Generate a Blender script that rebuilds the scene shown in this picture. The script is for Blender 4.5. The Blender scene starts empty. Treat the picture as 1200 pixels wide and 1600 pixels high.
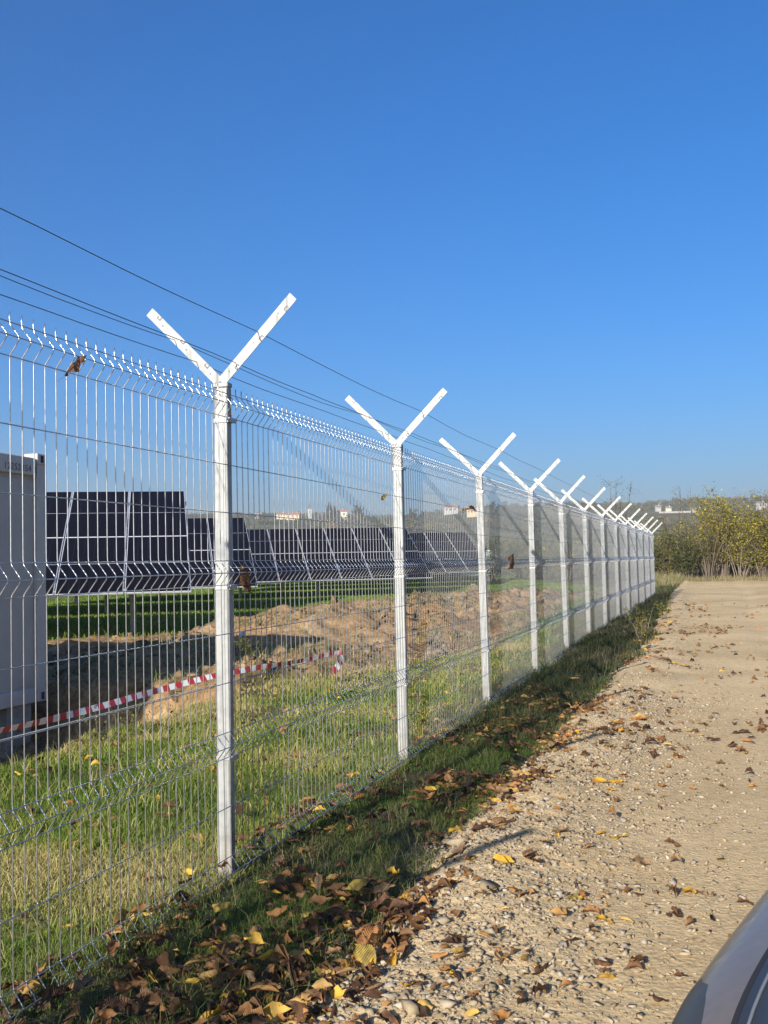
import bpy, math, random
import numpy as np
R = math.radians
rng = np.random.default_rng(7)
random.seed(7)
scene = bpy.context.scene
col = scene.collection

# ------------------------------------------------------------------ frame of reference
F_PX, PITCH, ROLL, PHI = 1592.94, .0562, .0226, .3146
CAMZ = 1.25
D = np.array([math.sin(PHI), math.cos(PHI)])        # along the fence
N = np.array([D[1], -D[0]])                          # towards the road
FT = -1.932                                         # fence line
S0, SP = 3.8516, 2.5                                 # first seen post, post spacing

def st(x, y): return x*D[0]+y*D[1], x*N[0]+y*N[1]
def xy(s, t): return s*D[0]+t*N[0], s*D[1]+t*N[1]

def ray(px, py):
    a = (px-600)/F_PX; b = (800-py)/F_PX
    c, s = math.cos(ROLL), math.sin(ROLL)
    X = a*c+b*s; U = -a*s+b*c
    c, s = math.cos(PITCH), math.sin(PITCH)
    return np.array([X, c-s*U, s+c*U])
def at(px, py, Y):
    r = ray(px, py); return r*(Y/r[1])+np.array([0, 0, CAMZ])

# ------------------------------------------------------------------ numpy noise
def _h(ix, iy, seed):
    n = (ix.astype(np.int64)*374761393 + iy.astype(np.int64)*668265263 + seed*1274126177) & 0xffffffff
    n = ((n ^ (n >> 13))*1274126177) & 0xffffffff
    n = (n ^ (n >> 16)) & 0xffffff
    return n/float(0xffffff)
def vnoise(x, y, seed=0):
    x = np.asarray(x, float); y = np.asarray(y, float)
    ix = np.floor(x); iy = np.floor(y); fx = x-ix; fy = y-iy
    fx = fx*fx*(3-2*fx); fy = fy*fy*(3-2*fy)
    a = _h(ix, iy, seed); b = _h(ix+1, iy, seed); c = _h(ix, iy+1, seed); d = _h(ix+1, iy+1, seed)
    return (a+(b-a)*fx)*(1-fy)+(c+(d-c)*fx)*fy-.5
def fbm(x, y, seed=0, o=4):
    r = 0; a = 1
    for k in range(o):
        r = r+a*vnoise(np.asarray(x)*2**k+17*k, np.asarray(y)*2**k-9*k, seed+k); a *= .5
    return r
def sm(a, b, x):
    t = np.clip((x-a)/(b-a), 0, 1); return t*t*(3-2*t)

# ------------------------------------------------------------------ terrain
MP = np.array([(-2.9, 17.7, .05, .9), (-2.4, 17.5, .36, 1.0), (-1.7, 17.6, .44, 1.2), (-.9, 18., .50, 1.4), (0., 18.6, .52, 1.9), (1., 19.4, .57, 2.1),
               (2., 20.8, .56, 2.2), (3., 22.4, .48, 2.2), (4.2, 24.5, .38, 2.2), (5.4, 27., .3, 2.)])
def mound(x, y):
    best = np.zeros_like(x)
    for k in range(len(MP)-1):
        a, b = MP[k], MP[k+1]
        dx, dy = b[0]-a[0], b[1]-a[1]
        u = np.clip(((x-a[0])*dx+(y-a[1])*dy)/(dx*dx+dy*dy), 0, 1)
        d = np.hypot(x-a[0]-u*dx, y-a[1]-u*dy)
        h = a[2]+(b[2]-a[2])*u; w = a[3]+(b[3]-a[3])*u
        q = np.clip(1-d/(w*1.5), 0, 1)
        best = np.maximum(best, h*(q*q*(3-2*q))**.8)
    return best
def lawn_edge(s, t):
    e = np.interp(s, [-5, 5.5, 6.5, 9.3, 9.9, 11, 13, 16, 25, 45], [-4.75, -4.62, -4.4, -4.75, -4.85, -4.35, -3.5, -3.1, -2.7, -2.6])
    return e+.22*fbm(s*1.3, t*1.3, 3, 3)
def dirt_mask(x, y):
    s, t = st(x, y)
    lo = sm(.10, -.10, t-lawn_edge(s, t))
    yb = np.interp(x, [-30, -6, -3.5, -2.2, 0, 2.2, 6, 12, 20], [19.3, 19.2, 18.7, 18.4, 20.0, 23.5, 34, 50, 70])
    hi = sm(.5, -.5, y-yb+1.2*fbm(x*.8, y*.8, 11, 3))
    return lo*hi
def pit_mask(s, t):
    w = .18*fbm(s*2, t*2, 21, 3)
    a = sm(9.75, 9.35, s+w)
    b = sm(-4.55, -4.95, t-(lawn_edge(s, t)+4.62)*.6+w*.5)
    return a*b*sm(-6, -4, s)
def ZG(x, y):
    x = np.asarray(x, float); y = np.asarray(y, float)
    s, t = st(x, y)
    z = .006*np.clip(s-3.85, 0, 60)+.012*np.clip(s-62, 0, 260)
    near = np.exp(-np.clip(np.hypot(x, y)-30, 0, None)/20)
    z = z+near*(.030*fbm(x*.9, y*.9, 5, 3)+.012*fbm(x*5, y*5, 6, 2))
    left = t < -2.2
    dm = dirt_mask(x, y)
    rough = (.14*np.abs(fbm(x*2.2, y*2.2, 31, 4))+.09*fbm(x*6, y*6, 32, 3))*near
    bank = .16*np.exp(-((t+4.9)/.45)**2)*sm(9.4, 10, s)*sm(13.5, 12, s)
    z = z+left*(dm*rough+bank*dm*(1+1.2*fbm(x*5, y*5, 41, 3)))
    z = z+left*mound(x, y)*(1+.45*fbm(x*2.2, y*2.2, 51, 4))
    z = z-left*.62*pit_mask(s, t)
    return z
def road_edge(s):
    return np.interp(s, [-6, 5, 15, 35, 60], [-1.2, -1.2, -1.08, -1.55, -1.9])
def ZR(x, y):
    s, t = st(x, y)
    e = t-road_edge(s)-.10*fbm(s*1.7, t*1.7, 61, 3)
    z = .006*np.clip(s-3.85, 0, 60)+.012
    z = z+.055*np.exp(-((e-.35)/.28)**2)*(1+.6*fbm(s*2, t*2, 62, 3))
    for c0, w0, d0 in ((.75, .22, .035), (2.25, .24, .04)): z = z-d0*np.exp(-((t-c0-.12*np.sin(s*.21))/w0)**2)*(1+.2*fbm(s*.25, t*1.5, 66, 2))
    z = z-.30*np.clip(.10-e, 0, .5)
    rough = np.clip(1.1-e*.95, .04, 1)
    near = np.exp(-np.clip(np.hypot(x, y)-7, 0, None)/2.2)
    z = z+near*rough*(.016*fbm(x*8, y*8, 63, 3)+.007*fbm(x*24, y*24, 65, 2))+.012*fbm(x*.7, y*.7, 64, 3)
    return z
def Z(x, y):
    """top of whatever ground lies at x, y"""
    s, t = st(np.asarray(x, float), np.asarray(y, float))
    g = ZG(x, y)-np.where(t > road_edge(s)+.15, .07, 0)
    return np.where((t > -1.9) & (s < 60.4), np.maximum(g, ZR(x, y)), g)

# ------------------------------------------------------------------ object helpers
def link(name, me, parent=None, mats=()):
    o = bpy.data.objects.new(name, me); col.objects.link(o)
    if me is not None:
        for m in mats: me.materials.append(m)
    if parent is not None: o.parent = parent
    return o
def tag(o, label, cat, group=None):
    o['label'] = label; o['category'] = cat
    if group: o['group'] = group
    return o
def kind(o, k): o['kind'] = k; return o
def empty(name, loc=(0, 0, 0), rz=0):
    o = bpy.data.objects.new(name, None); col.objects.link(o)
    o.location = loc; o.rotation_euler = (0, 0, rz); o.empty_display_size = .1
    return o
def np_mesh(name, V, polys, smooth=False, attrs=None, matidx=None):
    me = bpy.data.meshes.new(name)
    V = np.ascontiguousarray(V, np.float32)
    me.vertices.add(len(V)); me.vertices.foreach_set('co', V.ravel())
    polys = [np.asarray(p, np.int32) for p in polys if len(p)]
    loops = np.concatenate([p.ravel() for p in polys])
    tot = np.concatenate([np.full(len(p), p.shape[1], np.int32) for p in polys])
    start = np.concatenate([[0], np.cumsum(tot)[:-1]]).astype(np.int32)
    me.loops.add(len(loops)); me.loops.foreach_set('vertex_index', loops)
    me.polygons.add(len(tot)); me.polygons.foreach_set('loop_start', start); me.polygons.foreach_set('loop_total', tot)
    if smooth: me.polygons.foreach_set('use_smooth', np.ones(len(tot), bool))
    if matidx is not None: me.polygons.foreach_set('material_index', np.asarray(matidx, np.int32))
    me.update(calc_edges=True)
    for k, a in (attrs or {}).items():
        at_ = me.attributes.new(k, 'FLOAT', 'POINT'); at_.data.foreach_set('value', np.asarray(a, np.float32))
    return me

class MB:
    """collects shapes into one mesh"""
    def __init__(self): self.v = []; self.f = []; self.m = []; self.n = 0; self.sm = []
    def add(self, V, F, m=0, smooth=False):
        V = [tuple(map(float, p)) for p in V]
        self.v += V; self.f += [tuple(i+self.n for i in f) for f in F]
        self.m += [m]*len(F); self.sm += [smooth]*len(F); self.n += len(V)
    def box(self, c, size, m=0, rot=None, bev=0):
        hx, hy, hz = [q/2 for q in size]
        if bev <= 0:
            V = [(sx*hx, sy*hy, sz*hz) for sx in (-1, 1) for sy in (-1, 1) for sz in (-1, 1)]
            F = [(0, 1, 3, 2), (4, 6, 7, 5), (0, 4, 5, 1), (2, 3, 7, 6), (0, 2, 6, 4), (1, 5, 7, 3)]
        else:
            b = min(bev, hx*.9, hy*.9, hz*.9)
            V = []; F = []
            ring = []
            for (z, i) in ((-hz, b), (-hz+b, 0), (hz-b, 0), (hz, b)):
                x, y = hx-i, hy-i
                ring.append([(x-b, -y, z), (x, -y+b, z), (x, y-b, z), (x-b, y, z), (-x+b, y, z), (-x, y-b, z), (-x, -y+b, z), (-x+b, -y, z)])
            for r_ in ring: V += r_
            for k in range(3):
                for j in range(8):
                    F.append((k*8+j, k*8+(j+1) % 8, k*8+8+(j+1) % 8, k*8+8+j))
            F.append(tuple(range(7, -1, -1))); F.append(tuple(range(24, 32)))
        V = np.array(V, float)
        if rot is not None: V = V@np.array(rot).T
        self.add(V+np.array(c, float), F, m)
    def bar(self, a, b, w, h, m=0, up=(0, 0, 1)):
        """box beam from a to b, w across, h along up"""
        a = np.array(a, float); b = np.array(b, float); d = b-a; L = np.linalg.norm(d); d /= L
        up = np.array(up, float); x = np.cross(d, up)
        if np.linalg.norm(x) < 1e-6: x = np.cross(d, (1, 0, 0))
        x /= np.linalg.norm(x); z = np.cross(x, d)
        self.box((a+b)/2, (w, L, h), m, np.stack([x, d, z], 1))
    def tube(self, P, r, n=6, m=0, caps=True):
        P = np.array(P, float); k = len(P); r = np.broadcast_to(r, (k,))
        T = np.gradient(P, axis=0); T /= np.linalg.norm(T, axis=1)[:, None]+1e-12
        up = np.array([0, 0, 1.]) if abs(T[0][2]) < .9 else np.array([1., 0, 0])
        V = []
        x = np.cross(T[0], up); x /= np.linalg.norm(x)
        for i in range(k):
            x = x-T[i]*np.dot(x, T[i]); x /= np.linalg.norm(x); y = np.cross(T[i], x)
            for j in range(n):
                a = 2*math.pi*j/n
                V.append(P[i]+r[i]*(math.cos(a)*x+math.sin(a)*y))
        F = [(i*n+j, i*n+(j+1) % n, (i+1)*n+(j+1) % n, (i+1)*n+j) for i in range(k-1) for j in range(n)]
        if caps: F += [tuple(range(n-1, -1, -1)), tuple((k-1)*n+j for j in range(n))]
        self.add(V, F, m, True)
    def build(self, name, mats, parent=None):
        me = bpy.data.meshes.new(name); me.from_pydata(self.v, [], self.f); me.update()
        me.polygons.foreach_set('material_index', np.array(self.m, np.int32))
        me.polygons.foreach_set('use_smooth', np.array(self.sm, bool))
        return link(name, me, parent, mats if isinstance(mats, (list, tuple)) else [mats])
def copy_tree(o, parent=None):
    c = o.copy(); col.objects.link(c)
    if parent is not None: c.parent = parent
    for ch in list(o.children): copy_tree(ch, c)
    return c

# ------------------------------------------------------------------ materials
def new_mat(name):
    m = bpy.data.materials.new(name); m.use_nodes = True
    nt = m.node_tree; b = nt.nodes['Principled BSDF']
    return m, nt, b
def nd(nt, t, **kw):
    n = nt.nodes.new(t)
    for k, v in kw.items():
        if k in n.inputs.keys(): n.inputs[k].default_value = v
        else: setattr(n, k, v)
    return n
def ramp(nt, src, stops):
    r = nt.nodes.new('ShaderNodeValToRGB'); e = r.color_ramp.elements
    while len(e) < len(stops): e.new(.5)
    for i, (p, c) in enumerate(stops):
        e[i].position = p; e[i].color = tuple(c)+(1,)
    nt.links.new(src, r.inputs[0]); return r.outputs[0]
def mixc(nt, fac, a, b, mode='MIX'):
    m = nt.nodes.new('ShaderNodeMix'); m.data_type = 'RGBA'; m.blend_type = mode
    for sock, v in ((m.inputs[0], fac), (m.inputs[6], a), (m.inputs[7], b)):
        if hasattr(v, 'links'): nt.links.new(v, sock)
        elif isinstance(v, (tuple, list)): sock.default_value = tuple(v)+(1,) if len(v) == 3 else v
        else: sock.default_value = v
    return m.outputs[2]
def noise(nt, scale, detail=6, rough=.6, coord='Object', dist=0):
    tc = nt.nodes.new('ShaderNodeTexCoord'); n = nt.nodes.new('ShaderNodeTexNoise')
    n.inputs['Scale'].default_value = scale; n.inputs['Detail'].default_value = detail
    n.inputs['Roughness'].default_value = rough; n.inputs['Distortion'].default_value = dist
    nt.links.new(tc.outputs[coord], n.inputs['Vector']); return n.outputs[0]
def bump(nt, b, h, strength, dist=.01):
    n = nt.nodes.new('ShaderNodeBump'); n.inputs['Strength'].default_value = strength; n.inputs['Distance'].default_value = dist
    nt.links.new(h, n.inputs['Height']); nt.links.new(n.outputs[0], b.inputs['Normal'])
def mat(name, c1, c2=None, scale=8, rough=.7, metal=0, bmp=0, bscale=None, bdist=.01, spec=None, lo=.35, hi=.65, tint=None, coat=0):
    m, nt, b = new_mat(name)
    b.inputs['Roughness'].default_value = rough; b.inputs['Metallic'].default_value = metal
    if spec is not None: b.inputs['Specular IOR Level'].default_value = spec
    if coat: b.inputs['Coat Weight'].default_value = coat; b.inputs['Coat Roughness'].default_value = .04
    if c2 is None: b.inputs['Base Color'].default_value = tuple(c1)+(1,)
    else:
        c = ramp(nt, noise(nt, scale), [(lo, c1), (hi, c2)])
        nt.links.new(c, b.inputs['Base Color'])
    if bmp: bump(nt, b, noise(nt, bscale or scale*4), bmp, bdist)
    return m
def tint_mat(name, stops, rough=.8, transl=.0, spec=.2, mottle=None, bmp=0, bscale=60):
    """colour picked per piece by the 'tint' attribute, slightly mottled"""
    m, nt, b = new_mat(name)
    a = nt.nodes.new('ShaderNodeAttribute'); a.attribute_name = 'tint'
    c = ramp(nt, a.outputs['Fac'], stops)
    if mottle:
        c = mixc(nt, 1.0, c, ramp(nt, noise(nt, mottle, 3), [(.3, (.7, .7, .7)), (.7, (1.2, 1.2, 1.2))]), 'MULTIPLY')
    nt.links.new(c, b.inputs['Base Color'])
    b.inputs['Roughness'].default_value = rough; b.inputs['Specular IOR Level'].default_value = spec
    if bmp: bump(nt, b, noise(nt, bscale, 4), bmp, .004)
    if transl:
        t = nt.nodes.new('ShaderNodeBsdfTranslucent'); nt.links.new(c, t.inputs[0])
        mx = nt.nodes.new('ShaderNodeMixShader'); mx.inputs[0].default_value = transl
        out = nt.nodes['Material Output']
        nt.links.new(b.outputs[0], mx.inputs[1]); nt.links.new(t.outputs[0], mx.inputs[2]); nt.links.new(mx.outputs[0], out.inputs[0])
    return m

GALV_W = mat('galvanised_wire', (.40, .41, .41), (.56, .57, .57), 40, .3, .85)
def galv_post():
    m, nt, b = new_mat('galvanised_post')
    n1 = noise(nt, 9, 5, .6); 
    tc = nt.nodes.new('ShaderNodeTexCoord'); mp = nt.nodes.new('ShaderNodeMapping'); mp.inputs['Scale'].default_value = (45, 45, 2.2)
    oi = nt.nodes.new('ShaderNodeObjectInfo')
    nt.links.new(tc.outputs['Object'], mp.inputs['Vector']); nt.links.new(oi.outputs['Random'], mp.inputs['Location'])
    n2 = nt.nodes.new('ShaderNodeTexNoise'); n2.inputs['Scale'].default_value = 1; n2.inputs['Detail'].default_value = 5
    nt.links.new(mp.outputs[0], n2.inputs['Vector'])
    c = ramp(nt, n1, [(.3, (.20, .205, .20)), (.55, (.32, .325, .315)), (.75, (.24, .245, .235))])
    c2 = ramp(nt, n2.outputs[0], [(.30, (.50, .50, .47)), (.46, (1, 1, 1)), (.8, (1.12, 1.12, 1.12))])
    c = mixc(nt, 1., c, c2, 'MULTIPLY')
    sz_ = nt.nodes.new('ShaderNodeSeparateXYZ'); nt.links.new(tc.outputs['Object'], sz_.inputs[0])
    ad_ = nt.nodes.new('ShaderNodeMath'); ad_.operation = 'MULTIPLY_ADD'; ad_.inputs[1].default_value = .5; nt.links.new(n2.outputs[0], ad_.inputs[0]); nt.links.new(sz_.outputs[2], ad_.inputs[2])
    c = mixc(nt, ramp(nt, ad_.outputs[0], [(.22, (.75, .75, .75)), (.48, (0, 0, 0))]), c, (.20, .155, .10))
    n3 = noise(nt, 55, 4, .7); c = mixc(nt, ramp(nt, n3, [(.62, (0, 0, 0)), (.72, (.7, .7, .7))]), c, (.17, .165, .15))
    nt.links.new(c, b.inputs['Base Color']); b.inputs['Metallic'].default_value = .2; b.inputs['Roughness'].default_value = .5
    bump(nt, b, n2.outputs[0], .15, .002)
    return m
GALV_P = galv_post()
SLOT = mat('slot_dark', (.10, .105, .11), rough=.6)
DARKWIRE = mat('dark_wire', (.10, .10, .105), rough=.45, metal=.5)
CLIP = mat('clip_steel', (.30, .31, .31), (.42, .43, .43), 30, .45, .6)

# ------------------------------------------------------------------ camera, light, world
SUN_EL, SUN_AZ = R(21.5), R(180+18.02+8.3)           # azimuth clockwise from +Y
cam_d = bpy.data.cameras.new('camera'); cam = bpy.data.objects.new('camera', cam_d); col.objects.link(cam)
cam_d.sensor_fit = 'VERTICAL'; cam_d.sensor_height = 24; cam_d.lens = F_PX/1600*24
cam_d.clip_end = 8000; cam_d.clip_start = .02
from mathutils import Matrix, Vector
cp, sp = math.cos(PITCH), math.sin(PITCH); cr, sr = math.cos(ROLL), math.sin(ROLL)
X0 = np.array([1, 0, 0]); U0 = np.array([0, -sp, cp]); FW = np.array([0, cp, sp])
rv = cr*X0-sr*U0; uv = sr*X0+cr*U0
cam.matrix_world = Matrix(((rv[0], uv[0], -FW[0], 0), (rv[1], uv[1], -FW[1], 0), (rv[2], uv[2], -FW[2], CAMZ), (0, 0, 0, 1)))
scene.camera = cam
sun_d = bpy.data.lights.new('sun', 'SUN'); sun = bpy.data.objects.new('sun', sun_d); col.objects.link(sun)
to_sun = Vector((math.sin(SUN_AZ)*math.cos(SUN_EL), math.cos(SUN_AZ)*math.cos(SUN_EL), math.sin(SUN_EL)))
sun.rotation_euler = to_sun.to_track_quat('Z', 'Y').to_euler(); sun.location = (-20, -40, 30)
sun_d.energy = 5.0; sun_d.angle = R(.38); sun_d.color = (1, .93, .82)
w = bpy.data.worlds.new('World'); scene.world = w; w.use_nodes = True
wn = w.node_tree; bg = wn.nodes['Background']
sky = wn.nodes.new('ShaderNodeTexSky'); sky.sky_type = 'NISHITA'; sky.sun_disc = False
sky.sun_elevation = SUN_EL; sky.sun_rotation = SUN_AZ; sky.altitude = 100; sky.air_density = 1.2; sky.dust_density = 2.0; sky.ozone_density = 10.0
hs = wn.nodes.new('ShaderNodeHueSaturation'); hs.inputs['Saturation'].default_value = 1.13; hs.inputs['Hue'].default_value = .502; wn.links.new(sky.outputs[0], hs.inputs['Color']); wn.links.new(hs.outputs[0], bg.inputs[0]); bg.inputs[1].default_value = .09
vs = scene.view_settings; vs.view_transform = 'Standard'; vs.look = 'None'; vs.exposure = .88; vs.gamma = 1
scene.cycles.max_bounces = 6; scene.cycles.transparent_max_bounces = 8
scene.cycles.use_denoising = True

# ------------------------------------------------------------------ ground sheet
def axis(lo, hi, step, far_lo, far_hi, g=1.16):
    a = list(np.arange(lo, hi, step)); d = step
    while a[-1] < far_hi: d *= g; a.append(a[-1]+d)
    d = step; pre = [lo]
    while pre[-1] > far_lo: d *= g; pre.append(pre[-1]-d)
    return np.array(pre[:0:-1]+a)
def grid(sa, ta):
    S, T = np.meshgrid(sa, ta, indexing='ij'); X, Y = xy(S, T)
    n, m = len(sa), len(ta)
    i = np.arange(n-1)[:, None]*m+np.arange(m-1)[None]
    Q = np.stack([i, i+m, i+m+1, i+1], -1).reshape(-1, 4)
    return S.ravel(), T.ravel(), X.ravel(), Y.ravel(), Q
def ground_mat():
    m, nt, b = new_mat('ground_earth')
    a = nt.nodes.new('ShaderNodeAttribute'); a.attribute_name = 'dirt'
    n1 = noise(nt, 1.3, 8, .65); n2 = noise(nt, 14, 6, .65)
    soil = ramp(nt, n1, [(.32, (.17, .105, .055)), (.5, (.30, .195, .10)), (.68, (.42, .285, .15))])
    soil = mixc(nt, 1., soil, ramp(nt, n2, [(.3, (.5, .48, .46)), (.62, (1.15, 1.15, 1.15))]), 'MULTIPLY')
    turf = ramp(nt, n2, [(.3, (.06, .07, .022)), (.5, (.11, .115, .035)), (.72, (.21, .17, .08))])
    far = ramp(nt, noise(nt, .05, 6), [(.35, (.07, .10, .03)), (.6, (.16, .15, .07))])
    a2 = nt.nodes.new('ShaderNodeAttribute'); a2.attribute_name = 'far'
    turf = mixc(nt, a2.outputs['Fac'], turf, far)
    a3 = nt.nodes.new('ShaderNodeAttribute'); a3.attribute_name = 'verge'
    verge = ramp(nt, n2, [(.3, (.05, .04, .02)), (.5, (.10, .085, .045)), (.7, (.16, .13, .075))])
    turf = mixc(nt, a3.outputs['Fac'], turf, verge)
    c = mixc(nt, a.outputs['Fac'], turf, soil)
    nt.links.new(c, b.inputs['Base Color']); b.inputs['Roughness'].default_value = .95; b.inputs['Specular IOR Level'].default_value = .1
    bump(nt, b, n2, .8, .05)
    return m
S, T, X, Y, Q = grid(axis(2, 26, .075, -80, 2500), axis(-12, 0, .06, -2500, 2500))
dm = dirt_mask(X, Y)*np.where(T < -2.2, 1, 0)
far = sm(25, 60, np.hypot(X, Y))
zg = ZG(X, Y)-np.where((T > road_edge(S)+.15) & (S < 60), .07, 0)
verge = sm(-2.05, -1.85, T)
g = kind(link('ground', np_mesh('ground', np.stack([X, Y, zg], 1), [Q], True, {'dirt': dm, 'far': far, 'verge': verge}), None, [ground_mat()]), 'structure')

def road_mat():
    m, nt, b = new_mat('gravel_road')
    n1 = noise(nt, .9, 6, .6); n2 = noise(nt, 22, 8, .7); n3 = noise(nt, 120, 4, .7)
    c = ramp(nt, n1, [(.3, (.48, .35, .185)), (.5, (.56, .42, .23)), (.7, (.61, .465, .265))])
    c = mixc(nt, 1., c, ramp(nt, n2, [(.28, (.68, .66, .64)), (.5, (1, 1, 1)), (.75, (1.12, 1.1, 1.08))]), 'MULTIPLY')
    c = mixc(nt, 1., c, ramp(nt, noise(nt, .35, 3, .5, dist=.4), [(.35, (.84, .83, .81)), (.6, (1.06, 1.05, 1.04))]), 'MULTIPLY')
    v = nt.nodes.new('ShaderNodeTexVoronoi'); v.inputs['Scale'].default_value = 55; v.inputs['Randomness'].default_value = 1
    tc = nt.nodes.new('ShaderNodeTexCoord'); nt.links.new(tc.outputs['Object'], v.inputs['Vector'])
    nt.links.new(c, b.inputs['Base Color']); b.inputs['Roughness'].default_value = .95; b.inputs['Specular IOR Level'].default_value = .1
    ad = nt.nodes.new('ShaderNodeMath'); ad.operation = 'ADD'; nt.links.new(n2, ad.inputs[0])
    ml = nt.nodes.new('ShaderNodeMath'); ml.operation = 'MULTIPLY'; ml.inputs[1].default_value = -.35; nt.links.new(v.outputs[0], ml.inputs[0]); nt.links.new(ml.outputs[0], ad.inputs[1])
    bump(nt, b, ad.outputs[0], .7, .012)
    return m
S, T, X, Y, Q = grid(np.concatenate([np.arange(-6, 1.5, .1), np.arange(1.5, 2, .03), np.arange(2, 6.5, .014), np.arange(6.5, 9, .022), np.arange(9, 20, .07), np.arange(20, 60.7, .3)]),
                     np.concatenate([np.arange(-2.2, -1.4, .04), np.arange(-1.4, .5, .015), np.arange(.5, 1.2, .03), np.arange(1.2, 6.05, .12)]))
kind(link('gravel_road', np_mesh('gravel_road', np.stack([X, Y, ZR(X, Y)], 1), [Q], True), None, [road_mat()]), 'structure')

# ------------------------------------------------------------------ scatter helpers
def rotz(a):
    c, s = np.cos(a), np.sin(a); o = np.zeros((len(a), 3, 3)); o[:, 0, 0] = c; o[:, 0, 1] = -s; o[:, 1, 0] = s; o[:, 1, 1] = c; o[:, 2, 2] = 1; return o
def rotx(a):
    c, s = np.cos(a), np.sin(a); o = np.zeros((len(a), 3, 3)); o[:, 1, 1] = c; o[:, 1, 2] = -s; o[:, 2, 1] = s; o[:, 2, 2] = c; o[:, 0, 0] = 1; return o
def scatter(name, base, which, P, RM, SC, tint, material, smooth=False):
    Vs, Fs, Ts = [], {}, []; n = 0
    for k, (bv, bf) in enumerate(base):
        ix = np.where(which == k)[0]
        if not len(ix): continue
        v = np.einsum('nij,vj->nvi', RM[ix], bv)*SC[ix][:, None, :]+P[ix][:, None, :] if SC.ndim == 2 and False else \
            np.einsum('nij,nvj->nvi', RM[ix], bv[None]*SC[ix][:, None, :])+P[ix][:, None, :]
        for F in bf:
            F = np.asarray(F); off = n+np.arange(len(ix))*len(bv)
            Fs.setdefault(F.shape[1], []).append((F[None]+off[:, None, None]).reshape(-1, F.shape[1]))
        Vs.append(v.reshape(-1, 3)); Ts.append(np.repeat(tint[ix], len(bv))); n += len(ix)*len(bv)
    me = np_mesh(name, np.concatenate(Vs), [np.concatenate(q) for q in Fs.values()], smooth, {'tint': np.concatenate(Ts)})
    return link(name, me, None, [material])
def ico(sub=1):
    p = (1+5**.5)/2
    v = np.array([(-1, p, 0), (1, p, 0), (-1, -p, 0), (1, -p, 0), (0, -1, p), (0, 1, p), (0, -1, -p), (0, 1, -p), (p, 0, -1), (p, 0, 1), (-p, 0, -1), (-p, 0, 1)], float)
    f = [(0, 11, 5), (0, 5, 1), (0, 1, 7), (0, 7, 10), (0, 10, 11), (1, 5, 9), (5, 11, 4), (11, 10, 2), (10, 7, 6), (7, 1, 8), (3, 9, 4), (3, 4, 2), (3, 2, 6), (3, 6, 8), (3, 8, 9), (4, 9, 5), (2, 4, 11), (6, 2, 10), (8, 6, 7), (9, 8, 1)]
    v = v/np.linalg.norm(v, axis=1)[:, None]
    for _ in range(sub):
        v = list(map(tuple, v)); mp = {}; nf = []
        def mid(a, b):
            k = (min(a, b), max(a, b))
            if k not in mp:
                q = np.array(v[a])+np.array(v[b]); v.append(tuple(q/np.linalg.norm(q))); mp[k] = len(v)-1
            return mp[k]
        for a, b, c in f:
            x, y, z = mid(a, b), mid(b, c), mid(c, a); nf += [(a, x, z), (b, y, x), (c, z, y), (x, y, z)]
        f = nf; v = np.array(v)
    return np.array(v), np.array(f)
import bmesh
def stone(npts, r):
    """angular chunk: hull of a few random points"""
    P = r.normal(size=(npts, 3)); P /= np.linalg.norm(P, axis=1)[:, None]; P *= r.uniform(.75, 1.05, (npts, 1))
    P *= np.array([r.uniform(.85, 1.25), r.uniform(.65, .95), r.uniform(.45, .75)])
    bm = bmesh.new()
    for p in P: bm.verts.new(p)
    bmesh.ops.convex_hull(bm, input=bm.verts[:])
    bmesh.ops.delete(bm, geom=[v for v in bm.verts if not v.link_faces], context='VERTS')
    bm.verts.index_update(); V = np.array([v.co[:] for v in bm.verts]); F = np.array([[q.index for q in f.verts] for f in bm.faces]); bm.free()
    return V, [F]
STONE = tint_mat('crushed_stone', [(0, (.21, .16, .10)), (.35, (.29, .225, .14)), (.6, (.35, .275, .175)), (.85, (.28, .245, .20)), (1, (.42, .36, .27))], .92, 0, .15, 14, .5, 90)
LO = [stone(8, rng) for _ in range(10)]; MI = [stone(9, rng) for _ in range(18)]; HI = [stone(12, rng) for _ in range(10)]
def stones(name, n, srange, trange, size, base, bias=1.0, sink=.25):
    s = srange[0]+(srange[1]-srange[0])*rng.random(n)**bias
    e = trange[0]+(trange[1]-trange[0])*rng.random(n)**1.0
    t = road_edge(s)+e
    x, y = xy(s, t)
    pr_ = .85*np.exp(-((e-.32)/.5)**2)+.22*np.exp(-np.clip(e, 0, 9)/1.6)+.55*fbm(s*1.3, t*1.3, 71, 3)*np.exp(-np.clip(e, 0, 9)/1.5)-np.where(e < 0, .35, 0)
    keep = rng.random(n) < np.clip(pr_, .015, 1)
    x, y, s, t = x[keep], y[keep], s[keep], t[keep]; n = len(x)
    sz = size[0]+(size[1]-size[0])*rng.random(n)**3.0
    z = Z(x, y)+sz*(.35-sink)
    RM = rotz(rng.random(n)*6.28)@rotx(rng.normal(size=n)*.35)
    SC = sz[:, None]*rng.uniform(.8, 1.2, (n, 3))
    return scatter(name, base, rng.integers(0, len(base), n), np.stack([x, y, z], 1), RM, SC, rng.random(n), STONE)
kind(stones('gravel', 170000, (1.6, 9.5), (-.2, 4.2), (.0028, .010), LO, 1.15), 'stuff')
kind(stones('gravel', 52000, (1.7, 9.5), (-.12, 2.2), (.004, .022), MI, 1.15), 'stuff')
kind(stones('gravel', 34000, (9, 45), (-.1, 5), (.006, .026), LO, 1.7), 'stuff')
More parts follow.
